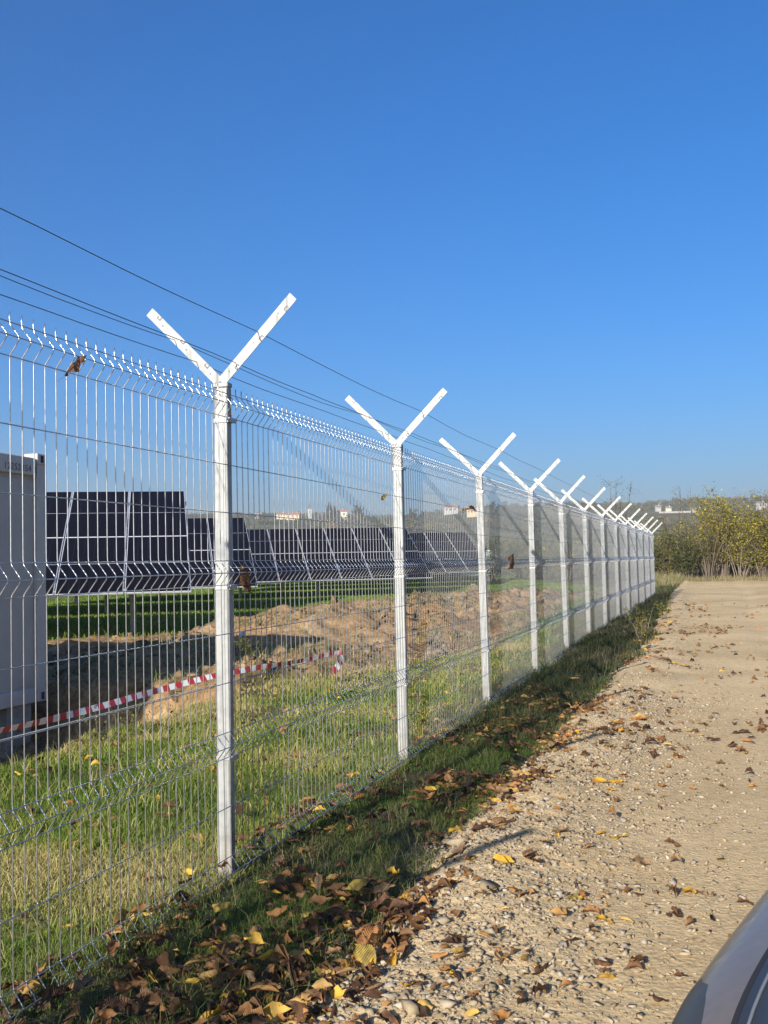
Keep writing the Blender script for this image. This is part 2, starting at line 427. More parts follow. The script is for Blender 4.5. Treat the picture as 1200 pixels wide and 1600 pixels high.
# big stones, each a thing
big = [(1640, 0)]
def bigstone(px, py, size, label, tint):
    r = ray(px, py); Yd = 3.0
    for _ in range(60):
        p = r*(Yd/r[1]); zz = float(Z(p[0], p[1])); Yd += (CAMZ+p[2]-zz)*2.0*(1 if CAMZ+p[2] > zz else 1)*.5
        Yd = max(1.5, Yd)
    p = r*(Yd/r[1])
    bv, bf = HI[rng.integers(0, len(HI))]
    bv = bv*.85
    me = np_mesh('stone', bv*np.array([1.1, .9, .9])*size, bf, False, {'tint': np.full(len(bv), tint*.8)})
    o = link('stone', me, None, [STONE]); o.location = (p[0], p[1], float(Z(p[0], p[1]))+size*.12); o.rotation_euler = (rng.normal()*.2, rng.normal()*.2, rng.random()*6)
    return tag(o, label, 'stone', 'larger stones along the verge')
BIGS = [(558, 1458, .050, 'pale rounded stone at the edge where verge meets gravel', .75), (605, 1450, .05, 'wide flat pale stone just right of the rounded stone', .7),
        (502, 1492, .045, 'grey angular stone among brown leaves', .95), (690, 1442, .045, 'grey flat stone between leaves on the gravel', .85),
        (718, 1320, .065, 'large grey stone at the verge under the shadow streak', .8), (665, 1372, .035, 'small pale stone beside the leaf drift', .8),
        (770, 1385, .07, 'broad tan clod of gravel near the yellow leaf', .3), (715, 1490, .045, 'pale block shaped stone in the open gravel', .75),
        (640, 1580, .06, 'yellowish lump of limestone at the bottom of the view', .6), (955, 1083, .075, 'orange tan stone at the dark grass edge', .35),
        (852, 1282, .032, 'tan stone near a group of yellow leaves', .45), (975, 1283, .03, 'small white stone on the gravel shoulder', 1.),
        (880, 1478, .03, 'white angular stone beside a brown leaf', 1.), (745, 1255, .04, 'grey stone half hidden by leaves on the verge', .85),
        (1010, 1012, .11, 'grey boulder at the far grass edge', .8), (590, 1490, .03, 'brownish stone in front of the flat pale stone', .4),
        (870, 1060, .11, 'dull grey stone in the shaded grass', .8), (700, 1572, .04, 'blue grey stone at the bottom edge among leaves', .9)]
for b in BIGS: bigstone(*b)

# ------------------------------------------------------------------ grass
GRASS = tint_mat('grass_blades', [(0, (.06, .115, .012)), (.35, (.12, .20, .02)), (.62, (.21, .26, .04)), (.8, (.34, .30, .085)), (1, (.48, .39, .18))], .6, .35, .3)
VERGE = tint_mat('verge_grass', [(0, (.08, .14, .024)), (.4, (.14, .19, .04)), (.65, (.15, .15, .055)), (.85, (.27, .22, .11)), (1, (.42, .34, .20))], .65, .3, .25)
VERGE_DRY_SHADE = tint_mat('verge_grass_dry_shaded', [(0, (.04, .055, .018)), (.4, (.075, .085, .03)), (.65, (.12, .11, .05)), (.85, (.2, .165, .09)), (1, (.34, .28, .17))], .65, .3, .25)  # drier far verge, with the fence's shade put into its darker colours
def blades(name, x, y, L, W, material, tint, lean=.5, z=None):
    n = len(x); z = (Z(x, y) if z is None else z)-.01
    yaw = rng.random(n)*6.283; sd = np.stack([np.cos(yaw), np.sin(yaw), np.zeros(n)], 1)
    la = rng.random(n)*6.283; ln = np.stack([np.cos(la), np.sin(la), np.zeros(n)], 1)*(lean*rng.random(n)**.7)[:, None]
    p = np.stack([x, y, z], 1); up = np.array([0, 0, 1.])
    L = L[:, None]; W = W[:, None]
    m1 = p+up*L*.55+ln*L*.3; tip = p+up*L*(1-.25*np.linalg.norm(ln, axis=1)[:, None])+ln*L*1.1
    V = np.stack([p-sd*W/2, p+sd*W/2, m1+sd*W*.4, m1-sd*W*.4, tip], 1).reshape(-1, 3)
    o = np.arange(n)[:, None]*5
    me = np_mesh(name, V, [o+np.array([[0, 1, 2, 3]]), o+np.array([[3, 2, 4]])], False, {'tint': np.repeat(tint, 5)})
    return kind(link(name, me, None, [material]), 'stuff')
def pick(n, s0, s1, t0, t1, keep, d0=4.5):
    s = rng.uniform(s0, s1, n); t = rng.uniform(t0, t1, n); x, y = xy(s, t)
    dd = np.hypot(x, y)
    k = rng.random(n) < np.clip((d0/dd)**1.6, 0, 1)*keep(s, t, x, y)
    return x[k], y[k], s[k], t[k], dd[k]
# lawn inside the fence
def keep_lawn(s, t, x, y):
    e = t-lawn_edge(s, t)
    return sm(-.25, .12, e)*np.clip(.62+1.5*fbm(s*1.6, t*1.6, 81, 3), .10, 1)
x, y, s, t, d = pick(900000, 1.2, 17, -5.2, -1.9, keep_lawn, 4.6)
dry = np.clip(.53+.9*fbm(s*1.1, t*1.1, 82, 4)+.16*rng.normal(size=len(x))+.35*sm(.7, .0, t-lawn_edge(s, t)), 0, 1)
wisp = rng.random(len(x)) < .05; dry = np.where(wisp, np.clip(.8+.15*rng.normal(size=len(x)), 0, 1), dry); wl = np.where(wisp, 2.2, 1.)
blades('lawn_grass', x, y, wl*(.62*.03+.038*rng.random(len(x)))*(1+.4*fbm(s*2, t*2, 83, 2))*(1+.02*d), np.maximum(.0035, d*.00075)*rng.uniform(.7, 1.3, len(x)), GRASS, dry, .9)
# verge between fence and road
def keep_verge(s, t, x, y):
    e = t-road_edge(s)
    return sm(.10, -.12, e+.25*fbm(s*2.2, t*2.2, 84, 3))*np.clip(.55+1.5*fbm(s*1.5, t*1.5, 85, 3), .05, 1)
x, y, s, t, d = pick(420000, 1.2, 11, -2.15, -.9, keep_verge, 5)
dry = np.clip(.34+.5*fbm(s*1.4, t*1.4, 86, 3)+.2*rng.normal(size=len(x)), 0, 1)
blades('verge_grass', x, y, .015+.05*rng.random(len(x))**2.0, np.maximum(.003, d*.0007)*rng.uniform(.7, 1.3, len(x)), VERGE, dry, 1.0)
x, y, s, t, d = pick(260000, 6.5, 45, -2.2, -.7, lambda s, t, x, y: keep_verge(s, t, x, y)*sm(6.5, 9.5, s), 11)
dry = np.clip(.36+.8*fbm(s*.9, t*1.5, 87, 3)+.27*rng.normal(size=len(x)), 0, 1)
n = 9000
c_ = rng.integers(0, 260, n); cs = rng.uniform(1.5, 9, 260); ct = rng.uniform(-2.05, -1.25, 260); s = cs[c_]+.05*rng.normal(size=n); t = ct[c_]+.05*rng.normal(size=n); xx, yy = xy(s, t)
blades('verge_tufts', xx, yy, .04+.10*rng.random(n)**1.5, np.full(n, .003), VERGE, np.clip(.3+.5*rng.random(260)[c_]+.12*rng.normal(size=n), 0, 1), 1.0)
blades('verge_grass', x, y, (.06+.13*rng.random(len(x))**1.6)*np.interp(d, [6, 12, 30], [.6, 1, 1.3]), np.maximum(.004, d*.0007)*rng.uniform(.6, 1.3, len(x)), VERGE_DRY_SHADE, dry, 1.0)
# solar field grass and the weeds on the spoil
def keep_field(s, t, x, y): return (1-dirt_mask(x, y))*(t < -2.7)
n = 260000
x = rng.uniform(-14, 9, n); y = 16+54*rng.random(n)**1.3
s, t = st(x, y); k = (rng.random(n) < keep_field(s, t, x, y)) & (np.abs(x/y) < .42); x, y = x[k], y[k]; d = np.hypot(x, y)
blades('field_grass', x, y, .07+.10*rng.random(len(x)), d*.0011*rng.uniform(.6, 1.3, len(x)), GRASS, np.clip(.38+.4*fbm(x*.4, y*.4, 88, 3)+.12*rng.normal(size=len(x)), 0, 1), .8)
n = 60000
x = rng.uniform(-4, 6, n); y = rng.uniform(8, 24, n); s, t = st(x, y)
k = (dirt_mask(x, y) > .5) & (t < -2.3) & (fbm(x*1.3, y*1.3, 89, 3) > .10) & (s > 9.5); x, y = x[k], y[k]; d = np.hypot(x, y)
blades('weed_grass', x, y, .04+.13*rng.random(len(x))**2, d*.0007*rng.uniform(.6, 1.3, len(x)), VERGE, np.clip(.68+.25*rng.normal(size=len(x)), 0, 1), 1.)
# clods on the spoil
n = 26000
x = rng.uniform(-5, 8, n); y = rng.uniform(8, 30, n); s, t = st(x, y)
k = (dirt_mask(x, y) > .6) & (t < -2.3) & (rng.random(n) < np.clip(.5+fbm(x, y, 90, 3)*1.6, 0, 1)); x, y = x[k], y[k]; n = len(x)
CLOD = tint_mat('soil_clods', [(0, (.10, .068, .04)), (.5, (.18, .125, .073)), (1, (.26, .19, .115))], .95, 0, .1, 9)
sz = .012+.13*rng.random(n)**6
kind(scatter('soil_clods', MI, rng.integers(0, len(MI), n), np.stack([x, y, Z(x, y)+sz*.15], 1), rotz(rng.random(n)*6.28)@rotx(rng.normal(size=n)*.5), sz[:, None]*np.ones((n, 3)), rng.random(n), CLOD), 'stuff')

# ------------------------------------------------------------------ fallen leaves
def leaf_shape(r, nu=9, nv=3, hooked=0.):
    """one curled leaf with a stalk, about 1 long, lying in x"""
    u = np.linspace(0, 1, nu); v = np.linspace(-1, 1, 2*nv+1)
    wd = np.sin(np.pi*u**.85)**.8*r.uniform(.17, .30)*(1+.14*np.sin(u*r.uniform(8, 22)+r.uniform(0, 6)))*np.where(u > r.uniform(.62, 1.3), .55, 1)
    cup = r.uniform(-.7, 1.7); arch = r.uniform(-1., 1.8); tw = r.uniform(-1.6, 1.6); wav = r.uniform(.02, .10); fr = r.uniform(5, 16); ph = r.uniform(0, 6)
    V = []
    for i, a in enumerate(u):
        for b in v:
            q = b*wd[i]; ca = cup*1.6*abs(b)
            yy = q*math.cos(ca*.7); zz = abs(q)*math.sin(ca)+wav*math.sin(a*fr+ph+b*2)*abs(b)
            an = tw*(a-.5); y2 = yy*math.cos(an)-zz*math.sin(an); z2 = yy*math.sin(an)+zz*math.cos(an)
            aa = arch*(a-.5); V.append((( a-.5)*math.cos(aa*.8), y2+.06*math.sin(a*3+ph), z2+arch*.28*(.25-(a-.5)**2)*2+.015))
    m = len(v); F = [(i*m+j, (i+1)*m+j, (i+1)*m+j+1, i*m+j+1) for i in range(nu-1) for j in range(m-1)]
    V = np.array(V); c = nv
    st_ = V[c]; k = len(V)
    ex = np.array([(-.02, .008, 0), (-.02, -.008, 0), (-.16, .03, .03), (-.16, .016, .03), (-.3, .07, .02), (-.3, .06, .02)])+st_
    V = np.concatenate([V, ex]); F += [(k, k+1, k+3, k+2), (k+2, k+3, k+5, k+4)]
    V[:, 2] -= np.percentile(V[:, 2], 12)
    return V, [np.array(F)]
LEAFV = [leaf_shape(rng) for _ in range(26)]
def leaf_mat(name, dark, midc, light, transl=.2):
    m, nt, b = new_mat(name)
    tc = nt.nodes.new('ShaderNodeTexCoord'); oi = nt.nodes.new('ShaderNodeObjectInfo')
    ad = nt.nodes.new('ShaderNodeVectorMath'); ad.operation = 'ADD'
    nt.links.new(tc.outputs['Object'], ad.inputs[0])
    sc = nt.nodes.new('ShaderNodeVectorMath'); sc.operation = 'SCALE'; sc.inputs[0].default_value = (37, 21, 13); nt.links.new(oi.outputs['Random'], sc.inputs['Scale'])
    nt.links.new(sc.outputs[0], ad.inputs[1])
    n = nt.nodes.new('ShaderNodeTexNoise'); n.inputs['Scale'].default_value = 3.5; n.inputs['Detail'].default_value = 5; nt.links.new(ad.outputs[0], n.inputs['Vector'])
    c = ramp(nt, n.outputs[0], [(.33, dark), (.5, midc), (.68, light)])
    wv = nt.nodes.new('ShaderNodeTexWave'); wv.inputs['Scale'].default_value = 5.5; wv.inputs['Distortion'].default_value = 1.2; nt.links.new(tc.outputs['Object'], wv.inputs['Vector'])
    c = mixc(nt, .35, c, mixc(nt, 1., c, ramp(nt, wv.outputs[0], [(.05, (.75, .7, .66)), (.4, (1.06, 1.06, 1.06))]), 'MULTIPLY'))
    nt.links.new(c, b.inputs['Base Color']); b.inputs['Roughness'].default_value = .6; b.inputs['Specular IOR Level'].default_value = .3
    bump(nt, b, wv.outputs[0], .4, .02)
    t = nt.nodes.new('ShaderNodeBsdfTranslucent'); nt.links.new(c, t.inputs[0])
    mx = nt.nodes.new('ShaderNodeMixShader'); mx.inputs[0].default_value = transl
    nt.links.new(b.outputs[0], mx.inputs[1]); nt.links.new(t.outputs[0], mx.inputs[2]); nt.links.new(mx.outputs[0], nt.nodes['Material Output'].inputs[0])
    return m
LEAFM = {'dark brown': leaf_mat('leaf_dark_brown', (.06, .03, .017), (.12, .06, .03), (.20, .105, .05)),
         'tan brown': leaf_mat('leaf_tan_brown', (.15, .085, .04), (.27, .16, .08), (.38, .25, .14)),
         'orange brown': leaf_mat('leaf_orange_brown', (.20, .085, .03), (.36, .17, .06), (.45, .25, .11)),
         'yellow': leaf_mat('leaf_yellow', (.42, .20, .03), (.62, .36, .035), (.70, .46, .06), .3),
         'mottled olive and yellow': leaf_mat('leaf_olive', (.14, .10, .03), (.30, .22, .055), (.52, .38, .07), .3)}
COLS = list(LEAFM)
LEAFME = {}
for c_ in COLS:
    for k, (bv, bf) in enumerate(LEAFV):
        me = np_mesh('fallen_leaf', bv, bf, True); me.materials.append(LEAFM[c_]); LEAFME[c_, k] = me
def ground_hit(px, py):
    r = ray(px, py); lo, hi = 1.0, 60.
    ys = np.concatenate([np.linspace(1.2, 12, 900), np.linspace(12, 60, 900)])
    P = r[None]*(ys/r[1])[:, None]; zz = Z(P[:, 0], P[:, 1]); k = np.argmax(P[:, 2]+CAMZ < zz)
    return P[k][0], P[k][1], float(zz[k])
def leaf(x, y, c, size, label, tilt=.35, yaw=None, z=None, group=None, lift=0.):
    k = rng.integers(0, len(LEAFV))
    o = bpy.data.objects.new('fallen_leaf', LEAFME[c, k]); col.objects.link(o)
    o.location = (x, y, (float(Z(x, y)) if z is None else z)+lift+.006); o.scale = (size, size*rng.uniform(.85, 1.2), size)
    o.rotation_euler = (rng.normal()*tilt, rng.normal()*tilt*.7, rng.random()*6.28 if yaw is None else yaw)
    return tag(o, label, 'leaf', group)
# single leaves one can point at
for px, py, c, sz, lab in [
    (1072, 1397, 'yellow', .085, 'bright yellow leaf alone on the smooth gravel near the car'), (1050, 1402, 'dark brown', .075, 'dark curled leaf touching the bright yellow leaf'),
    (1095, 1399, 'tan brown', .06, 'small brown leaf right of the bright yellow leaf'), (705, 1230, 'yellow', .11, 'long yellow leaf lying on shaded grass of the verge'),
    (675, 1245, 'yellow', .07, 'smaller yellow leaf left of the long yellow leaf on the verge'), (787, 1350, 'yellow', .09, 'yellow leaf beside the broad tan clod'),
    (712, 1335, 'tan brown', .14, 'large tan leaf lying across the shadow streak'), (848, 1522, 'dark brown', .10, 'dark brown cupped leaf in open gravel at the lower edge'),
    (950, 1168, 'yellow', .10, 'yellow leaf standing on the gravel shoulder'), (940, 1225, 'yellow', .11, 'yellow leaf in the middle of the leaf group on the shoulder'),
    (1000, 1352, 'tan brown', .10, 'pale folded leaf with upright tip on the gravel'), (965, 1311, 'yellow', .08, 'flat yellow leaf with a brown neighbour on the gravel'),
    (945, 1442, 'yellow', .07, 'small yellow leaf on the gravel below the folded leaf'), (805, 1395, 'orange brown', .065, 'small orange leaf right of the broad tan clod'),
    (828, 1341, 'tan brown', .10, 'crumpled brown leaf casting a shadow on the gravel'), (895, 1405, 'mottled olive and yellow', .08, 'olive leaf half buried in the gravel'),
    (925, 1432, 'orange brown', .08, 'orange brown leaf next to the small yellow leaf'), (636, 1545, 'yellow', .06, 'orange yellow leaf scrap near the lower edge'),
    (270, 1500, 'mottled olive and yellow', .14, 'wide olive and brown leaf resting on verge grass'), (340, 1488, 'yellow', .08, 'golden leaf on the verge right of the wide olive leaf'),
    (530, 1380, 'orange brown', .12, 'upright orange brown leaf on the leaf drift'), (295, 1435, 'dark brown', .13, 'dark ribbed leaf leaning on the fence foot'),
    (465, 1525, 'orange brown', .11, 'bright orange brown leaf at the gravel edge'), (1125, 1345, 'mottled olive and yellow', .07, 'faded leaf on the smooth wheel track'),
    (1160, 1175, 'orange brown', .13, 'flat brown leaf on the track near the right edge'), (1060, 1185, 'orange brown', .14, 'long rust leaf lying across the track'),
    (328, 1075, 'yellow', .14, 'bright yellow leaf on the cut soil bank behind the first post'), (330, 1206, 'yellow', .11, 'yellow leaf in the lawn just left of the first post')]:
    x, y, z = ground_hit(px, py); leaf(x, y, c, sz, lab, .3)
placed = 28
def leafy(n, s0, s1, t0, t1, wcol, size, where, keep, tilt=.4, lift=0.):
    global placed
    c = 0; tries = 0
    while c < n and tries < 20000:
        tries += 1
        s = rng.uniform(s0, s1); t = rng.uniform(t0, t1)
        if rng.random() > keep(s, t): continue
        x, y = xy(s, t)
        cc = COLS[rng.choice(5, p=wcol)]
        leaf(x, y, cc, rng.uniform(*size), f'{cc} fallen leaf {where}', tilt, group=f'{cc} leaves {where}', lift=lift*rng.random())
        c += 1
    placed += c
drift = lambda s, t: float(np.clip(.4+1.6*fbm(np.array(s*1.6), np.array(t*1.6), 91, 3), .05, 1))
leafy(120, 2.0, 5.8, -1.95, -1.08, [.36, .28, .22, .04, .10], (.055, .115), 'in the drift between fence foot and gravel', drift, .6, .06)
leafy(85, 2.1, 7.5, -1.15, -.1, [.22, .36, .26, .08, .08], (.04, .09), 'scattered on the gravel shoulder', lambda s, t: float(np.exp(-(t+1.1)/.6))*drift(s, t*1.7+4))
leafy(38, 3.0, 9.5, -4.3, -2.1, [.15, .25, .42, .10, .08], (.06, .11), 'in the short grass behind the fence', lambda s, t: 1., .4, .05)
leafy(29, 6.5, 14, -1.2, .4, [.25, .38, .27, .05, .05], (.06, .12), 'farther up the gravel road', lambda s, t: float(np.exp(-(t+1.2)/.7)))
# the rest of the litter
def litter(n, s0, s1, t0, t1, size, keep, lift=.0):
    s = rng.uniform(s0, s1, n); t = rng.uniform(t0, t1, n); k = rng.random(n) < keep(s, t); s, t = s[k], t[k]; n = len(s)
    x, y = xy(s, t); return x, y, size[0]+(size[1]-size[0])*rng.random(n)
X_, Y_, S_ = [], [], []
dv = lambda s, t: np.clip(.42+1.8*fbm(s*1.6, t*1.6, 91, 3), .02, 1)
for a in (litter(6500, 1.6, 10, -2.1, -.98, (.025, .095), dv), litter(4200, 1.8, 10, -1.2, .9, (.02, .075), lambda s, t: np.exp(-(t+1.2)/.7)*np.clip(.30+1.6*fbm(s*1.6, t*1.6, 92, 3), 0, 1)),
          litter(6500, 7, 28, -1.7, 1.6, (.04, .11), lambda s, t: np.exp(-np.abs(t-road_edge(s)-.2)/.85)*np.clip(.35+1.6*fbm(s*.8, t*2, 93, 3), .03, 1)),
          litter(420, 3, 14, -4.6, -2., (.04, .10), lambda s, t: np.ones(len(s))*.8)):
    X_.append(a[0]); Y_.append(a[1]); S_.append(a[2])
x, y, sz = map(np.concatenate, (X_, Y_, S_)); n = len(x)
LIT = tint_mat('leaf_litter', [(0, (.045, .022, .013)), (.3, (.13, .065, .03)), (.6, (.25, .135, .06)), (.82, (.38, .18, .055)), (.93, (.42, .27, .10)), (1, (.62, .38, .05))], .65, .2, .25, 20)
kind(scatter('leaf_litter', LEAFV, rng.integers(0, len(LEAFV), n), np.stack([x, y, Z(x, y)+.004+np.where(st(x, y)[1] < road_edge(st(x, y)[0]), .055, .012)*rng.random(n)], 1), rotz(rng.random(n)*6.28)@rotx(rng.normal(size=n)*.7), sz[:, None]*np.ones((n, 3)), rng.random(n), LIT, True), 'stuff')

# ------------------------------------------------------------------ welded mesh fence
NP0, NP1 = -4, 12                                     # posts k = NP0 .. NP1
HORI = [(2.0, 0), (1.95, 1), (1.9, 0), (1.7, 0), (1.5, 0), (1.3, 0), (1.25, 1), (1.2, 0), (1.0, 0), (.8, 0), (.6, 0), (.55, 1), (.5, 0), (.3, 0), (.1, 0), (.05, 1), (.0, 0)]
BULGE = .033
def panel_mesh():
    b = MB(); r = .0021
    n = 46; stp = 2.5/46
    hs = []
    for f0 in (2.0, 1.3, .6, .1): hs += [(f0+.012, 0), (f0-.006, .06), (f0-.042, .92), (f0-.05, 1), (f0-.058, .92), (f0-.094, .06), (f0-.112, 0)]
    hs = [(2.032, 0)]+hs+[(-.03, 0)]
    for i in range(n):
        X = (i+.5)*stp
        b.tube([(X, -q*BULGE, h) for h, q in hs], r, 5)
    for h, q in HORI:
        b.tube([(0.0, -q*BULGE-.0045, h), (1.25, -q*BULGE-.0045, h), (2.5, -q*BULGE-.0045, h)], r, 5)
    return b
fx, fy = xy(S0, FT)
FENCE_RZ = math.atan2(D[1], D[0])                    # local +x along the fence, local -y towards the road
fence = tag(empty('mesh_fence', (fx, fy, 0), FENCE_RZ), 'long galvanised wire mesh fence with square posts and Y shaped arms beside the gravel road', 'fence')
GR = .0055                                            # rise along the fence
p0 = None
def shear(o, k): o.location = ((k)*SP, 0, .0+GR*SP*k)
for k in range(NP0, NP1):
    if p0 is None: p0 = panel_mesh().build('mesh_panel', GALV_W, fence); o = p0
    else: o = p0.copy(); col.objects.link(o)
    shear(o, k); o.rotation_euler = (0, -math.atan(GR), 0)
PW, PD = .064, .040                                  # across the fence, along the fence
def post_parts():
    b = MB()
    b.box((0, .006+PW/2, .80), (PD, PW, 2.46), 0, bev=.004)
    b.box((0, .006+PW/2, 2.040), (PD+.006, PW+.006, .022), 0, bev=.004)
    b.bar((-PD/2-.0012, .006+PW*.35, -.3), (-PD/2-.0012, .006+PW*.35, 2.02), .004, .0024, 0, (1, 0, 0))
    p = b.build('post', [GALV_P], fence)
    for sg in (-1, 1):                                # sg -1: towards the road
        a = MB(); y0 = .006+PW/2
        dr = np.array([0, sg*.7071, .7071]); sd = np.array([0, .7071, -sg*.7071]); nx = np.array([1., 0, 0])
        base = np.array([-PD/2-.001 if sg < 0 else -PD/2+.004, y0+sg*.006, 2.052]); L = .47
        M = np.stack([nx, sd, dr], 1)
        a.box(base+dr*L/2, (.0035, .042, L), 0, M)
        a.box(base+dr*L/2+nx*.018+sd*(.0195 if sg < 0 else .0195)*1, (.034, .003, L-.004), 0, M)
        for q in (.18, .52, .86):
            c = base+dr*L*q-nx*.0022
            e = -1 if sg < 0 else -1
            a.box(c+sd*(e*.013), (.0012, .016, .0045), 1, M); a.box(c+sd*(e*.006)+dr*.010, (.0012, .0045, .018), 1, M); a.box(c+sd*(e*.012)+dr*.018, (.0012, .008, .0045), 1, M)
            a.box(c-dr*.028+sd*.002, (.0012, .006, .006), 1, M)
        a.build('bracket_arm', [GALV_P, SLOT], p)
    for h in (1.89, 1.19, .49):
        c = MB()
        c.box((0, -.006, h), (PD+.02, .0035, .02), 0); c.box((-PD/2-.004, .030, h), (.0035, .074, .018), 0); c.box((PD/2+.004, .030, h), (.0035, .074, .018), 0)
        c.tube([(-PD/2-.022, -.004, h), (-PD/2-.004, -.004, h)], .006, 6)
        c.build('clamp', [CLIP], p)
    return p
pp = post_parts()
for k in range(NP0, NP1+1):
    o = pp if k == NP0 else copy_tree(pp, fence)
    o.location = (k*SP, 0, GR*SP*k)
    o.rotation_euler = (random.gauss(0, .005), random.gauss(0, .005), 0)
# tensioned plain wires through the arms
def strand(sg, q, slack, phase, ends=(NP0, NP1)):
    b = MB(); P = []
    for k in range(ends[0], ends[1]):
        for i in range(12):
            u = i/12; kink = .006*math.sin(7*u+phase*3+k)+.009*vnoise(np.array(u*9+k*5.), np.array(phase*3.), 9)
            P.append(((k+u)*SP, .042+sg*.33*q+float(kink), 2.052+.33*q+GR*SP*(k+u)-slack*(1+.4*math.sin(k*2+phase))*4*u*(1-u)+float(kink)))
    b.tube(P, .0017, 5); return b.build('strand_wire', [DARKWIRE], fence)
strand(-1, .59, .010, .3); strand(-1, .25, .010, 1.4); strand(1, .60, .016, 2.2); strand(1, .29, .014, 3.3)
# the return leg at the far corner, and the far side of the site
cx_, cy_ = xy(S0+NP1*SP, FT)

def far_fence(name, x0, y0, dx, dy, n, zf, label):
    L = math.hypot(dx, dy); rz = math.atan2(dy, dx)
    e = tag(empty(name, (x0, y0, 0), rz), label, 'fence')
    b = MB(); b.box((0, 0, .95), (.06, .06, 2.3), 0); pst = b.build('post', [GALV_P], e)
    a = MB()
    for sg in (-1, 1): a.bar((0, 0, 2.05), (0, sg*.33, 2.38), .05, .05, 0, (1, 0, 0))
    arm = a.build('bracket_arm', [GALV_P], pst)
    m = MB()
    for h in (.02, .5, 1.2, 1.9): m.bar((0, -.04, h), (2.5, -.04, h), .012, .012)
    for i in range(12): m.bar((i*2.5/12, -.04, 0), (i*2.5/12, -.04, 2.03), .006, .006)
    pn = m.build('mesh_panel', [GALV_W], e)
    for k in range(n):
        zz = float(zf(x0+dx/L*2.5*k, y0+dy/L*2.5*k))
        for q, o in ((0, pst), (1, pn)):
            if k == 0: c = o
            else: c = copy_tree(o, e)
            c.location = (k*2.5, 0, zz)
    return e
far_fence('mesh_fence', -30, 112, 1, .06, 26, ZG, 'distant row of white Y topped fence posts beyond the solar field')

# dead leaves caught in the mesh
def caught(px, py, h_off, c, size, lab, eul):
    # on the fence plane
    r = ray(px, py); n3 = np.array([N[0], N[1], 0]); tt = (FT+h_off)/np.dot(r, n3); p = r*tt+np.array([0, 0, CAMZ])
    k = int(rng.integers(0, len(LEAFV)))
    o = bpy.data.objects.new('dead_leaf', LEAFME[c, k]); col.objects.link(o); o.location = p; o.scale = (size, size*1.2, size); o.rotation_euler = eul
    return tag(o, lab, 'leaf', 'dry leaves caught in the fence')
caught(119, 572, .03, 'dark brown', .10, 'dark curled leaf hanging in the top fold of the fence near the left edge', (.7, -.9, .4))
caught(386, 908, .04, 'dark brown', .115, 'brown leaf caught in the middle fold right of the first post', (1.3, 1.2, .3))
caught(378, 903, .02, 'orange brown', .10, 'small rust coloured leaf beside the brown leaf in the middle fold', (1.2, 1.3, 1.2))
caught(600, 777, .02, 'mottled olive and yellow', .055, 'olive leaf caught on a cross wire left of the second post', (.9, -.6, .4))
caught(727, 797, .02, 'yellow', .085, 'yellow leaf stuck in the mesh left of the third post', (1.2, -.2, .3))
caught(738, 795, .02, 'dark brown', .09, 'dark leaf beside the yellow one left of the third post', (.9, .5, .4))
caught(798, 878, .03, 'dark brown', .16, 'dark leaf stuck in the middle fold between third and fourth post', (1.2, -1., .4))

